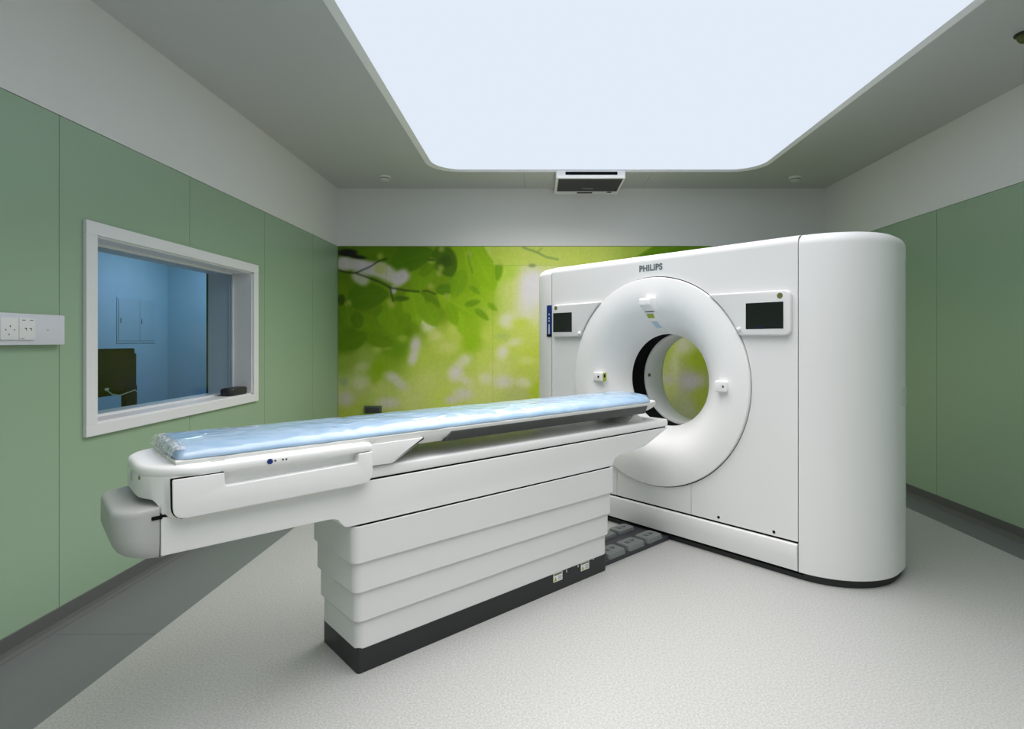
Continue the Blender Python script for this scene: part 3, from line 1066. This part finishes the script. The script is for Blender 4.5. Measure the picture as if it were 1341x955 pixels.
for sgn in (-1, 1):
    bm = B()
    rings = []
    for z in (0.046, 1.2, ZT - .065):
        rings.append([(x, y, z) for x, y in plan(0, HW + .004, sgn)])
    for k in range(1, 9):
        a = k / 8 * math.pi / 2
        rings.append([(x, y, ZT - .065 + .065 * math.sin(a)) for x, y in plan(.065 * (1 - math.cos(a)), HW + .004, sgn)])
    loft(bm, rings)
    sc = obj('side_cover', bm, M_WHITE, gan, 40)
    # grip pocket at the side
    yy = -(HW + CR) if sgn < 0 else HW + CR
    bm = B()
    pts = []
    for k in range(9):
        an = math.radians(262 + k * 2.6)
        pts.append(((DEP - CR) + (CR + .0025) * math.cos(an), (-1.0 + (CR + .0025) * math.sin(an)) * -sgn))
    rings = [[(x, y, z) for x, y in pts] for z in (.975, .985, 1.075, 1.085)]
    loft(bm, rings, False, False, closed=False)
    bmesh.ops.solidify(bm, geom=bm.faces[:], thickness=0.004)
    obj('grip_pocket', bm, M_COLUMN, sc, 30)

# black base skirt
bm = B()
o_ = plan(.02, 0, -1)[1:-1]
o2 = plan(.02, 0, 1)[1:-1]
prism(bm, o_ + o2[::-1], 'z', 0, 0.047)
obj('base_skirt', bm, M_BLACK, gan)

# dark chassis seen through the joints, with the bore left open
bm = B()
box(bm, .012, .06, -HW - .02, -.735, .03, ZT - .07)
box(bm, .012, .06, .735, HW + .02, .03, ZT - .07)
box(bm, .012, .06, -.735, .735, .03, .345)
box(bm, .02, .8, -HW - .003, -HW + .02, .04, ZT - .012)
box(bm, .02, .8, HW - .02, HW + .003, .04, ZT - .012)
obj('chassis', bm, M_DARK, gan, None)

# front cover around the ring, with a bullnose top
ZB0 = 0.214
gy = 0.31
zcut = lambda y: ZR - math.sqrt(RR ** 2 - y ** 2)
a0 = math.degrees(math.atan2(zcut(gy) - ZR, gy))
ZF = ZT - .05
g = .005
main = [(-gy - .002, ZB0), (-HW + g, ZB0), (-HW + g, ZF), (HW - g, ZF), (HW - g, ZB0), (gy + .002, ZB0)]
RC = RR + .003
main += [(RC * math.cos(math.radians(a0 + (180 - 2 * a0) * k / 90)), ZR + RC * math.sin(math.radians(a0 + (180 - 2 * a0) * k / 90))) for k in range(91)]
bm = B()
prism(bm, main, 'x', 0.0, 0.02)
obj('front_cover', bm, M_WHITE, gan, 20)
bm = B()
low = [(-gy + .002, ZB0), (gy - .002, ZB0)]
low += [(RC * math.cos(math.radians(a0 - (180 + 2 * a0) * k / 20)), ZR + RC * math.sin(math.radians(a0 - (180 + 2 * a0) * k / 20))) for k in range(21)]
low[2] = (gy - .002, low[2][1])
low[-1] = (-gy + .002, low[-1][1])
prism(bm, low, 'x', 0.0, 0.02)
obj('lower_front_cover', bm, M_WHITE, gan, 20)
for px, py in ((941, 677.6), (1013.5, 697)):
    y, z = on_front(px, py, 0)
    bm = B()
    lathe_x(bm, [(.0001, -.001), (.009, -.001), (.009, .002)], z, 14, y)
    obj('screw_hole', bm, M_DARK, gan)

# top and rear shell
prof = [(0.0, ZF)] + [(.05 - .05 * math.cos(k / 8 * math.pi / 2), ZF + .05 * math.sin(k / 8 * math.pi / 2)) for k in range(1, 9)]
prof += [(DEP - .05 + .05 * math.sin(k / 8 * math.pi / 2), ZF + .05 * math.cos(k / 8 * math.pi / 2)) for k in range(9)]
prof += [(DEP - .02, ZF), (.02, ZF)]
bm = B()
loft(bm, [[(x, -HW + g, z) for x, z in prof], [(x, HW - g, z) for x, z in prof]])
obj('top_cover', bm, M_WHITE, gan, 30)
bm = B()
RB = 0.60
back = [(-HW + g, .05), (-.001, .05)] + [(-RB * math.sin(math.pi * k / 40) , ZR - RB * math.cos(math.pi * k / 40)) for k in range(41)] + [(-.001, ZF), (-HW + g, ZF)]
prism(bm, back, 'x', DEP - .02, DEP)
prism(bm, [(-y, z) for y, z in back], 'x', DEP - .02, DEP)
obj('rear_cover', bm, M_WHITE, gan, 20)

# lower skirt panel, slightly bulged
bm = B()
pr = [(.014, .2), (-.004, .2), (-.011, .196), (-.014, .186), (-.012, .12), (-.004, .049), (.014, .049)]
loft(bm, [[(x, -HW + g, z) for x, z in pr], [(x, HW - g, z) for x, z in pr]])
obj('kick_panel', bm, M_WHITE, gan, 35)

# ring funnel, black scan window, inner tube, rear flare
bm = B()
lathe_x(bm, [(RR - .004, .02), (RR - .004, -.012), (RR - .008, -.018), (.69, -.022), (.64, -.027), (.59, -.027), (.54, -.020), (.49, -.002), (.445, .029), (.41, .063),
             (.38, .102), (.355, .145), (.34, .175), (.332, .19), (.328, .2), (.330, .206), (.36, .206)], ZR, 128)
obj('bore_ring', bm, M_RING, gan, 40)
bm = B()
lathe_x(bm, [(.70, .012), (.735, .012), (.735, .016), (.70, .016)], ZR, 96, close=True)
obj('ring_joint', bm, M_DARK, gan, 40)
bm = B()
lathe_x(bm, [(.362, .2), (.338, .204), (.338, .37), (.362, .372)], ZR, 96)
obj('scan_window', bm, M_DARK, gan, 40)
bm = B()
lathe_x(bm, [(.36, .366), (.327, .366), (.325, .370), (.325, .56), (.33, .575), (.40, .70), (.50, .81), (.61, .862)], ZR, 96)
it = obj('bore_tube', bm, M_RING, gan, 40)
bm = B()
y, z = on_front(850, 491.5, .40)
for dx, m in ((0, M_OUTLETGREY),):
    pts = []
    rings = []
    for zz in (z - .012, z + .012):
        yv = math.sqrt(.3235 ** 2 - (zz - ZR) ** 2)
        rings.append([(.395, yv, zz), (.43, yv, zz)])
    loft(bm, rings, False, False, closed=False)
obj('label', bm, M_OLIVE, it, None)

# control wings with screens
for sgn in (-1, 1):
    zt, zb = 1.638, 1.378
    ye = .966
    rad = .035
    ai = math.degrees(math.asin((zb - ZR) / RR))
    at = math.degrees(math.asin((zt - ZR) / RR))
    r_ = RR + .004
    pts = [(r_ * math.cos(math.radians(ai + (at - ai) * k / 14)), ZR + r_ * math.sin(math.radians(ai + (at - ai) * k / 14))) for k in range(15)]
    pts += arc(ye - rad, zt - rad, rad, 90, 0, 6) + arc(ye - rad, zb + rad, rad, 0, -90, 6)
    pts = [(y * sgn, z) for y, z in pts]
    bm = B()
    prism(bm, pts, 'x', -.026, 0.0, .008, 3, 50)
    w = obj('control_panel', bm, M_WHITE, gan, 35)
    s0, s1 = (.70, .925)
    if sgn > 0:
        s0, s1 = .745, .955
    bm = B()
    prism(bm, [(s0 * sgn, 1.418), (s1 * sgn, 1.418), (s1 * sgn, 1.572), (s0 * sgn, 1.572)], 'x', -.0275, -.024)
    sc_ = obj('screen', bm, M_SCREEN, w, None)
    sc_['label'] = 'black glossy touch screen'
    bm = B()
    for k in range(2):
        yk = (.80 - k * .02) * sgn
        box(bm, -.0282, -.0274, yk - .004, yk + .004, 1.426, 1.432)
    obj('indicator', bm, M_BLUE, w, None)
    yb, zb_ = (-.905, 1.607) if sgn < 0 else (.925, 1.613)
    bm = B()
    lathe_x(bm, [(.0001, -.0285), (.015, -.0285), (.017, -.026)], zb_, 20, yb)
    obj('round_sticker', bm, M_OLIVE, w)
    bm = B()
    aa = math.radians(28 if sgn < 0 else 27)
    yk, zk = (RR + .022) * math.cos(aa) * sgn, ZR + (RR + .022) * math.sin(aa)
    lathe_x(bm, [(.0001, -.044), (.008, -.043), (.012, -.036), (.012, -.02)], zk, 16, yk)
    obj('button', bm, M_RING, w)


# lettering on the top of the front cover
def lettering(text, size, mtx, name, m, parent, bold=0.0, depth=0.0008, spacing=1.0):
    cu_ = bpy.data.curves.new(name, 'FONT')
    cu_.body = text
    cu_.size = size
    cu_.align_x = 'CENTER'
    cu_.align_y = 'CENTER'
    cu_.offset = bold
    cu_.extrude = depth
    cu_.space_character = spacing
    to = bpy.data.objects.new('tmp_text', cu_)
    COL.objects.link(to)
    dg = bpy.context.evaluated_depsgraph_get()
    me = bpy.data.meshes.new_from_object(to.evaluated_get(dg))
    bpy.data.objects.remove(to)
    bpy.data.curves.remove(cu_)
    bm = B()
    bm.from_mesh(me)
    bpy.data.meshes.remove(me)
    bm.transform(mtx)
    return obj(name, bm, m, parent, None)


FRONT = Matrix(((0, 0, -1), (-1, 0, 0), (0, 1, 0))).to_4x4()
yl, zl = on_front(852, 351, 0)
lettering('PHILIPS', .058, Matrix.Translation((-.001, yl, zl)) @ FRONT, 'lettering', M_LETTER, gan, .0022, .0008, 1.06)

# blue sticker on the far joint
y0, z0 = on_front(722, 441, -.002)
y1, z1 = on_front(716.5, 400, -.002)
bm = B()
box(bm, -.004, -.001, HW - .002, HW + .055, z0, 1.64)
st = obj('blue_sticker', bm, M_BLUE, gan, None)
st['label'] = 'narrow blue sticker with small white print'
for (a, b) in ((1.40, 1.485), (1.505, 1.517), (1.527, 1.539), (1.56, 1.572)):
    bm = B()
    box(bm, -.0052, -.0038, HW + .021, HW + .031, a, b)
    obj('print_mark', bm, M_PRINT, st, None)
bm = B()
box(bm, -.0052, -.0038, HW - .001, HW + .054, z0, z0 + .022)
obj('print_foot', bm, M_DARK, st, None)


# sensor housings on the ring
def ring_x(r):
    P = [(.70, -.020), (.64, -.027), (.59, -.027), (.54, -.020), (.49, -.002), (.445, .029), (.41, .063), (.38, .102), (.355, .145), (.34, .175), (.328, .2)]
    for (r0, x0), (r1, x1) in zip(P[:-1], P[1:]):
        if r1 <= r <= r0:
            return x0 + (x1 - x0) * (r0 - r) / (r0 - r1)
    return P[-1][1]


bm = B()
prism(bm, [(ring_x(.58) + .01, ZR + .578), (-.085, ZR + .572), (-.095, ZR + .562), (-.095, ZR + .523), (-.05, ZR + .49), (ring_x(.47) + .01, ZR + .47)], 'y', -.052, .042, .008, 3, 20)
sh = obj('sensor_housing', bm, M_RING, gan, 35)
sh['label'] = 'white box above the bore'
bm = B()
rings = []
for k in range(13):
    r = .50 - k * (.50 - .338) / 12
    x = ring_x(r)
    lift = .030 * (1 - k / 12) ** 0.6 + .004
    wl, wr = .042 - .012 * k / 12, .036 - .006 * k / 12
    nx, nz = -.72, -.69
    rings.append([(x + .01, wl + .008, ZR + r), (x + lift * nx, wl, ZR + r + lift * nz), (x + lift * nx, -wr, ZR + r + lift * nz), (x + .01, -wr - .008, ZR + r)])
loft(bm, rings, closed=False, cap0=False, cap1=False)
obj('sensor_ridge', bm, M_RING, sh, 25)


def ridge_plate(r0, r1, wl, wr, m, name):
    bm = B()
    rings = []
    for r in (r0, (r0 + r1) / 2, r1):
        k = (.50 - r) / (.50 - .338)
        lift = .030 * (1 - min(1, max(0, k))) ** 0.6 + .0065
        x = ring_x(r)
        rings.append([(x - .72 * lift, wl, ZR + r - .69 * lift), (x - .72 * lift, -wr, ZR + r - .69 * lift)])
    loft(bm, rings, closed=False, cap0=False, cap1=False)
    obj(name, bm, m, sh, None)


ridge_plate(.488, .458, .028, .026, M_YELLOW, 'warning_label')
ridge_plate(.43, .385, .018, .026, M_LBLUE, 'display_strip')

for (px, py, nm) in ((781.5, 493.5, 'l'), (945.5, 506, 'r')):
    y, z = on_front(px, py, -.03)
    r = math.hypot(y, z - ZR)
    xb = ring_x(r)
    bm = B()
    prism(bm, rrect(y - .042, y + .042, z - .034, z + .034, .012), 'x', xb - .03, xb + .03, .007, 3, 50)
    h_ = obj('sensor_housing', bm, M_RING, gan, 35)
    bm = B()
    if nm == 'l':
        lathe_x(bm, [(.0001, xb - .032), (.008, xb - .032), (.01, xb - .029)], z, 14, y - .012)
        obj('lens', bm, M_DARK, h_)
        bm = B()
        box(bm, xb - .012, xb - .008, y - .072, y - .044, z - .032, z + .032)
        obj('warning_label', bm, M_YELLOW, h_, None)
        bm = B()
        box(bm, xb - .0125, xb - .0119, y - .066, y - .05, z - .004, z + .02)
        obj('label_print', bm, M_DARK, h_, None)
    else:
        lathe_x(bm, [(.0001, xb - .032), (.006, xb - .032), (.008, xb - .029)], z, 14, y - .018)
        obj('lens', bm, M_OUTLETGREY, h_)

# ================================================================== THE PATIENT TABLE
tab = thing('patient_table', 'long white patient table on a stepped column in front of the gantry', 'table', (-1.46, 0, 0), 'scanner')
TX0, TX1, TY = -2.225, -.69, .176
bm = B()
prism(bm, rrect(TX0, TX1, -TY, TY, .015, 4), 'z', 0, .104)
plinth = obj('base_plinth', bm, M_BLACK, tab)
for (px, py) in ((730.5, 755.5), (766, 741)):
    x, z = on_side(px, py, -TY)
    bm = B()
    box(bm, x - .034, x + .034, -TY - .0012, -TY, z - .023, z + .023)
    l_ = obj('warning_label', bm, M_PRINT, plinth, None)
    bm = B()
    prism(bm, [(x - .031, z - .019), (x - .008, z - .019), (x - .0195, z + .006)], 'y', -TY - .0018, -TY - .001)
    obj('warning_triangle', bm, M_YELLOW, plinth, None)
    bm = B()
    box(bm, x - .03, x + .03, -TY - .0018, -TY - .001, z + .011, z + .02)
    for q in range(3):
        box(bm, x + .0, x + .028, -TY - .0018, -TY - .001, z - .016 + q * .008, z - .0135 + q * .008)
    obj('label_print', bm, M_OLIVE, plinth, None)
for (px, py) in ((742, 748), (757, 741.5), (777, 732)):
    x, z = on_side(px, py, -TY)
    bm = B()
    box(bm, x - .004, x + .004, -TY - .002, -TY + .002, z - .007, z + .007, .001)
    obj('clip', bm, M_CAPGREY, plinth, None)

tiers = [(.037, .461, .6065), (.026, .338, .475), (.015, .2145, .35), (.004, .099, .226)]
for d, z0, z1 in tiers:
    rings = []
    for z, dd in ((z0, d - .002), (z0 + .003, d), (z1, d)):
        rings.append([(x, y, z) for x, y in rrect(TX0 - dd, TX1 + dd, -TY - dd, TY + dd, .034)])
    bm = B()
    loft(bm, rings)
    obj('column_cover', bm, M_COLUMN, tab, 22)

bm = B()
prism(bm, rrect(TX0 - .024, TX1 + .024, -TY - .024, TY + .024, .03), 'z', .60, .617)
obj('column_joint', bm, M_DARK, tab)
YBM = .203
side = [(-2.897, .66), (-2.36, .66)] + [(-2.36 + .05 * math.sin(k / 5 * math.pi / 2), .66 - .02 * (1 - math.cos(k / 5 * math.pi / 2))) for k in range(1, 6)]
side += [(-2.29, .618), (-2.275, .614), (-.664, .614), (-.655, .635), (-.64, .655), (-.60, .666), (-.36, .688), (-.335, .694), (-.113, .776), (-.108, .782), (-2.897, .782)]
bm = B()
prism(bm, side, 'y', -YBM, YBM, .018, 4, 40)
obj('beam_housing', bm, M_WHITE, tab, 40)
bm = B()
box(bm, -2.896, -.125, -YBM + .008, YBM - .008, .778, .796)
obj('groove', bm, M_DARK, tab, None)
bm = B()
up = [(-2.898, .789), (-.105, .789), (-.100, .826), (-.112, .836), (-2.898, .836)]
prism(bm, up, 'y', -YBM, YBM, .010, 3, 40)
obj('beam_cover', bm, M_WHITE, tab, 40)
bm = B()
prism(bm, [(-.46, .834), (-.375, .889), (-.36, .889), (-.28, .834)], 'y', -.145, .145, .004)
obj('roller_support', bm, M_WHITE, tab, 40)
# end cap
rings = []
for z, d in ((.650, .075), (.654, .055), (.664, .035), (.680, .018), (.70, .007), (.725, 0), (.797, 0), (.808, .003), (.814, .010), (.817, .022)):
    r, x0, y = .075, -3.022 + d, .203 - .35 * d
    rings.append([(px_, py_, z) for px_, py_ in [(-2.9, -y)] + arc(x0 + r, -y + r, r, 270, 180, 9) + arc(x0 + r, y - r, r, 180, 90, 9) + [(-2.9, y)]])
bm = B()
loft(bm, rings)
obj('end_cap', bm, M_CAPGREY, tab, 40)
x, z = on_side(206, 678.5, -.203)
bm = B()
box(bm, x - .016, x + .014, -.207, -.19, z - .006, z + .006, .003)
obj('latch_slot', bm, M_DARK, tab)

# carriage: horseshoe end with deep sides
CX0, CX1, CYH, CRD = -2.952, -2.19, .243, .17


def cplan(d, r=CRD):
    x0, x1, y = CX0 + d, CX1 - d, CYH - d
    rr = r - d
    p = [(x1, -y + .02)] + arc(x1 - .02, -y + .02, .02, 0, -90, 4)
    n = 16
    p += [(x1 - .02 + (x0 + rr - x1 + .02) * k / n, -y) for k in range(1, n)]
    p += arc(x0 + rr, -y + rr, rr, 270, 180, 16)
    p += arc(x0 + rr, y - rr, rr, 180, 90, 16)
    p += [(x0 + rr + (x1 - .02 - x0 - rr) * k / n, y) for k in range(1, n)]
    p += arc(x1 - .02, y - .02, .02, 90, 0, 4) + [(x1, y - .02)]
    return p


def zbot(x):
    t = max(0, min(1, (x + 2.925) / .05))
    return .836 - (.836 - .778) * (t * t * (3 - 2 * t))


bm = B()
rings = []
for d, f, dz in ((.05, 0, 0.004), (.042, 0, .006), (.036, 0, .014), (.036, .5, 0), (.036, 1, -.055), (.030, 1, -.042), (.012, 1, -.037), (.003, 1, -.034), (0, 1, -.028), (0, 1, -.014), (.004, 1, -.006), (.012, 1, -.001), (.02, 1, 0)):
    ring = []
    for x, y in cplan(d):
        zb = zbot(x)
        ring.append((x, y, zb + f * (.945 - zb) + dz))
    rings.append(ring)
# shallow dish inside the rim
for d, z in ((.045, .945), (.058, .9435)):
    rings.append([(x, y, z) for x, y in cplan(d)])
loft(bm, rings)
obj('carriage', bm, M_RING, tab, 40)
q0 = [(CX0 + CRD + (CRD - .001) * math.cos(math.radians(a)), (CYH - CRD) * sg + (CRD - .001) * math.sin(math.radians(a)), a) for sg, rng in ((-1, range(270, 179, -5)), (1, range(180, 89, -5))) for a in rng]
q0 = [(-2.735, -CYH + .001, 0), (-2.765, -CYH + .001, 0)] + q0 + [(-2.765, CYH - .001, 0), (-2.735, CYH - .001, 0)]
bm = B()
rings = []
for t_in, f, dz in ((.03, 0, 0), (.006, 0, .002), (0, 0, .010), (0, 1, 0), (.03, 1, 0)):
    ring = []
    for (x, y, a) in q0:
        cxm, cym = CX0 + CRD, max(-(CYH - CRD), min(CYH - CRD, y))
        L_ = math.hypot(min(0, x - cxm), y - cym) or 1
        ix = x - min(0, x - cxm) / L_ * t_in
        iy = y - (y - cym) / L_ * t_in
        zb = zbot(x)
        ring.append((ix, iy, zb + dz if f == 0 else .912))
    rings.append(ring)
loft(bm, rings, False, False, closed=False)
obj('carriage_apron', bm, M_RING, tab, 40)


def rpoly(pts, r, n=5):
    """polygon with rounded corners; r is a list of radii"""
    outp = []
    m = len(pts)
    for i in range(m):
        p, a, b = Vector(pts[i]), Vector(pts[i - 1]), Vector(pts[(i + 1) % m])
        if r[i] == 0:
            outp.append(tuple(p))
            continue
        u, v = (a - p).normalized(), (b - p).normalized()
        s, e = p + u * r[i], p + v * r[i]
        for k in range(n + 1):
            t = k / n
            outp.append(tuple((1 - t) ** 2 * s + 2 * t * (1 - t) * p + t * t * e))
    return outp


sp = rpoly([(-2.874, .908), (-2.725, .908), (-2.722, .862), (-2.255, .872), (-2.252, .906), (-2.193, .908), (-2.193, .786), (-2.872, .778)], [.006, .004, .01, .01, .004, .006, .045, .04])
for sgn in (-1, 1):
    bm = B()
    y0, y1 = (-CYH - .002, -CYH + .040) if sgn < 0 else (CYH - .040, CYH + .002)
    prism(bm, sp, 'y', y0, y1, .005, 3, 50)
    obj('side_panel', bm, M_WHITE, tab, 35)
bm = B()
prism(bm, rpoly([(-2.8775, .911), (-2.727, .911), (-2.727, .80), (-2.84, .779), (-2.8755, .779)], [.004, 0, 0, .01, .04]), 'y', -CYH - .0002, -CYH + .01)
obj('panel_joint', bm, M_DARK, tab, None)
x, z = on_side(353.5, 604.5, -CYH - .001)


def disc_y(x, z, r, y0, y1, m, name, n=16):
    bm = B()
    prism(bm, [(x + r * math.cos(2 * math.pi * k / n), z + r * math.sin(2 * math.pi * k / n)) for k in range(n)], 'y', y0, y1)
    return obj(name, bm, m, tab, 30)


disc_y(x, z, .0095, -CYH - .004, -CYH + .003, M_BLUE, 'blue_button')
for px, py in ((360.5, 603.5), (370.5, 602), (375, 601.5)):
    x, z = on_side(px, py, -CYH)
    disc_y(x, z, .0035, -CYH - .0012, -CYH + .003, M_RAIL, 'mark', 10)
for x0 in (-2.76, -2.27):
    bm = B()
    w = .03 if x0 < -2.5 else .09
    box(bm, x0, x0 + w, -CYH + .0215, -CYH + .026, .9445, .9462)
    box(bm, x0 + w, x0 + w + .012, -CYH + .0205, -CYH + .028, .9445, .9465)
    obj('rim_mark', bm, M_CAPGREY, tab, None)
# small marks on the end of the carriage
for (yy, zz, w, h, m) in ((-.02, .895, .018, .03, M_CAPGREY), (-.125, .905, .006, .012, M_OLIVE)):
    bm = B()
    xx = CX0 if yy > -.073 else CX0 + CRD - math.sqrt(CRD ** 2 - (abs(yy) - (CYH - CRD)) ** 2)
    box(bm, xx - .0025, xx + .006, yy - w / 2, yy + w / 2, zz - h / 2, zz + h / 2, .001)
    obj('end_mark', bm, m, tab, None)

# side bracket behind the carriage
for sgn in (-1, 1):
    bm = B()
    br = rpoly([(-2.23, .846), (-2.095, .843), (-1.945, .926), (-1.945, .930), (-2.23, .930)], [0, .01, .006, .004, 0])
    y0, y1 = (-.219, -.165) if sgn < 0 else (.165, .219)
    prism(bm, br, 'y', y0, y1, .005, 2, 40)
    obj('side_bracket', bm, M_WHITE, tab, 35)
# cradle
bm = B()
rings = []
cr = [(-.202, .960), (-.207, .955), (-.207, .935), (-.202, .918), (-.188, .902), (-.15, .893), (0, .886), (.15, .893), (.188, .902), (.202, .918), (.207, .935), (.207, .955), (.202, .960), (.0, .952)]
for x, s, dz in ((-2.858, 1, 0), (-.40, 1, 0), (-.30, .985, .006), (-.23, .93, .018), (-.19, .80, .03), (-.172, .6, .036)):
    rings.append([(x, y * s, max(z + dz * (1 if z < .94 else .15), 0) if z + dz < .958 else min(z, .960)) for y, z in cr])
loft(bm, rings)
obj('cradle', bm, M_CRADLE, tab, 40)
for sgn in (-1, 1):
    bm = B()
    rl = [(-1.835, .899), (-1.797, .941), (-.335, .941), (-.365, .896)]
    rings = []
    prism(bm, rl, 'y', sgn * .186, sgn * .2125, .003)
    obj('accessory_rail', bm, M_RAIL, tab, 30)

# ---- mattress in clear plastic
mat_o = B()
NX, NY = 220, 36
MX_0, MX_1, MYH = -2.855, -.212, .206
MZ = .9615
verts = []
for i in range(NX + 1):
    s = i / NX
    x = MX_0 + (MX_1 - MX_0) * s
    e = min(1.0, (x - MX_0) / .018, (MX_1 - x) / .09)
    e = max(0.0, e)
    ef = math.sqrt(max(0, 1 - (1 - e) ** 2))
    wx = MYH - (.012 * (1 - min(1, (x - MX_0) / .03)) ** 2) - .10 * (1 - min(1, (MX_1 - x) / .12)) ** 2
    row = []
    for j in range(NY + 1):
        t = -1 + 2 * j / NY
        tt = math.copysign(1 - (1 - abs(t)) ** 1.6, t)
        y = wx * tt
        edge = max(0.0, 1 - abs(tt) ** 9)
        hgt = (.006 + .016 * ef) * (edge ** .5) + .026 * (.35 + .65 * ef) * (1 - abs(tt) ** 2.4)
        wv = .0035 * noise.noise((x * 7, y * 9, 1.3)) + .0022 * noise.noise((x * 22 + y * 9, y * 26, 4.1))
        crease = -.005 * math.exp(-((x + 1.35 + .15 * y) / .012) ** 2) - .003 * math.exp(-((x + 2.2 - .3 * y) / .015) ** 2)
        z = MZ + hgt + (wv + crease + .004) * edge
        yo = y + .003 * noise.noise((x * 12, t, 2.0)) * (abs(tt) ** 4)
        row.append((x + (.006 * noise.noise((y * 18, s, 0)) if i in (0, NX) else 0), yo, max(z, MZ)))
    verts.append(row)
t = mat_o
vt = [[t.verts.new(p) for p in row] for row in verts]
for i in range(NX):
    for j in range(NY):
        t.faces.new((vt[i][j], vt[i + 1][j], vt[i + 1][j + 1], vt[i][j + 1]))
bl = [t.verts.new((verts[i][0][0], verts[i][0][1], MZ - .001)) for i in range(NX + 1)]
brr = [t.verts.new((verts[i][-1][0], verts[i][-1][1], MZ - .001)) for i in range(NX + 1)]
for i in range(NX):
    t.faces.new((bl[i], bl[i + 1], vt[i + 1][0], vt[i][0]))
    t.faces.new((vt[i][-1], vt[i + 1][-1], brr[i + 1], brr[i]))
    t.faces.new((brr[i], brr[i + 1], bl[i + 1], bl[i]))
t.faces.new([bl[0]] + vt[0] + [brr[0]])
t.faces.new(([bl[-1]] + vt[-1] + [brr[-1]])[::-1])
bmesh.ops.recalc_face_normals(t, faces=t.faces)
mtr = thing('table_mattress', 'long light blue mattress wrapped in clear plastic on the patient table', 'mattress', (-1.55, 0, MZ), 'scanner')
obj('pad', t, M_MATTRESS, mtr, 60)
# crumpled plastic gathered at both ends
for end, x_e, sg in (('a', MX_0, -1), ('b', MX_1, 1)):
    bm = B()
    rows = []
    for i in range(15):
        s = i / 14
        row = []
        for j in range(41):
            tt = -1 + 2 * j / 40
            y = tt * (.19 - (.0 if sg < 0 else .06) - .03 * s * (1 if sg > 0 else -.3))
            n_ = noise.noise((y * 30, s * 5, 3.0 + sg)) * .012 + noise.noise((y * 70, s * 12, 9.0)) * .006
            ln = .016 if sg < 0 else .04
            x = x_e + sg * (-.03 + (ln + .03) * s + n_ * s * .7)
            if sg < 0:
                z = MZ + .044 * math.sqrt(max(0, 1 - (s * 1.02) ** 4)) * (1 - .35 * tt ** 4) + abs(n_) * .8 * (1 - .5 * s) + .004 * s
            else:
                z = MZ + .034 * (1 - s) ** .7 + abs(n_) * .8 + .001
            row.append(bm.verts.new((x, y, z)))
        rows.append(row)
    for i in range(14):
        for j in range(40):
            bm.faces.new((rows[i][j], rows[i + 1][j], rows[i + 1][j + 1], rows[i][j + 1]))
    obj('plastic_wrap', bm, M_WRAP, mtr, 180)

# ---- foot pedal board between table and gantry
ped = thing('foot_pedal_board', 'black floor board with grey foot pedals between table and gantry', 'foot pedals', (-.34, .03, 0), 'scanner')
bm = B()
prism(bm, [(-.688, -.13), (-.64, -.137), (.018, -.137), (.018, .21), (-.688, .21)], 'z', 0, .026, .004)
obj('board', bm, M_PLATE, ped)
for row, (ya, yb, hgt) in enumerate(((-.134, -.012, .058), (.098, .207, .05))):
    for k in range(3):
        xc = -.14 - k * .195
        L = .082
        r0 = rrect(xc - L, xc + L, ya, yb, .02, 5)
        r1 = rrect(xc - L + .004, xc + L - .004, ya + .006, yb - .006, .022, 5)
        r2 = rrect(xc - L + .014, xc + L - .014, ya + .02, yb - .016, .02, 5)
        bm = B()
        loft(bm, [[(x, y, .006) for x, y in r0], [(x, y, hgt * .75) for x, y in r0], [(x, y, hgt * .95) for x, y in r1], [(x, y, hgt) for x, y in r2]])
        p_ = obj('pedal', bm, M_PEDAL, ped, 40)
        sgn = 1
        bm = B()
        ym = (ya + yb) / 2
        prism(bm, [(xc + .010, ym - .016), (xc + .042, ym), (xc + .010, ym + .016)], 'z', hgt, hgt + .0012)
        obj('arrow_mark', bm, M_PLATE, p_, None)
        bm = B()
        box(bm, xc - .045, xc - .038, ym - .015, ym + .015, hgt, hgt + .0012)
        box(bm, xc - .045, xc - .012, ym - .015, ym - .009, hgt, hgt + .0012)
        box(bm, xc - .025, xc - .018, ym - .002, ym + .013, hgt, hgt + .0012)
        obj('pedal_symbol', bm, M_PLATE, p_, None)
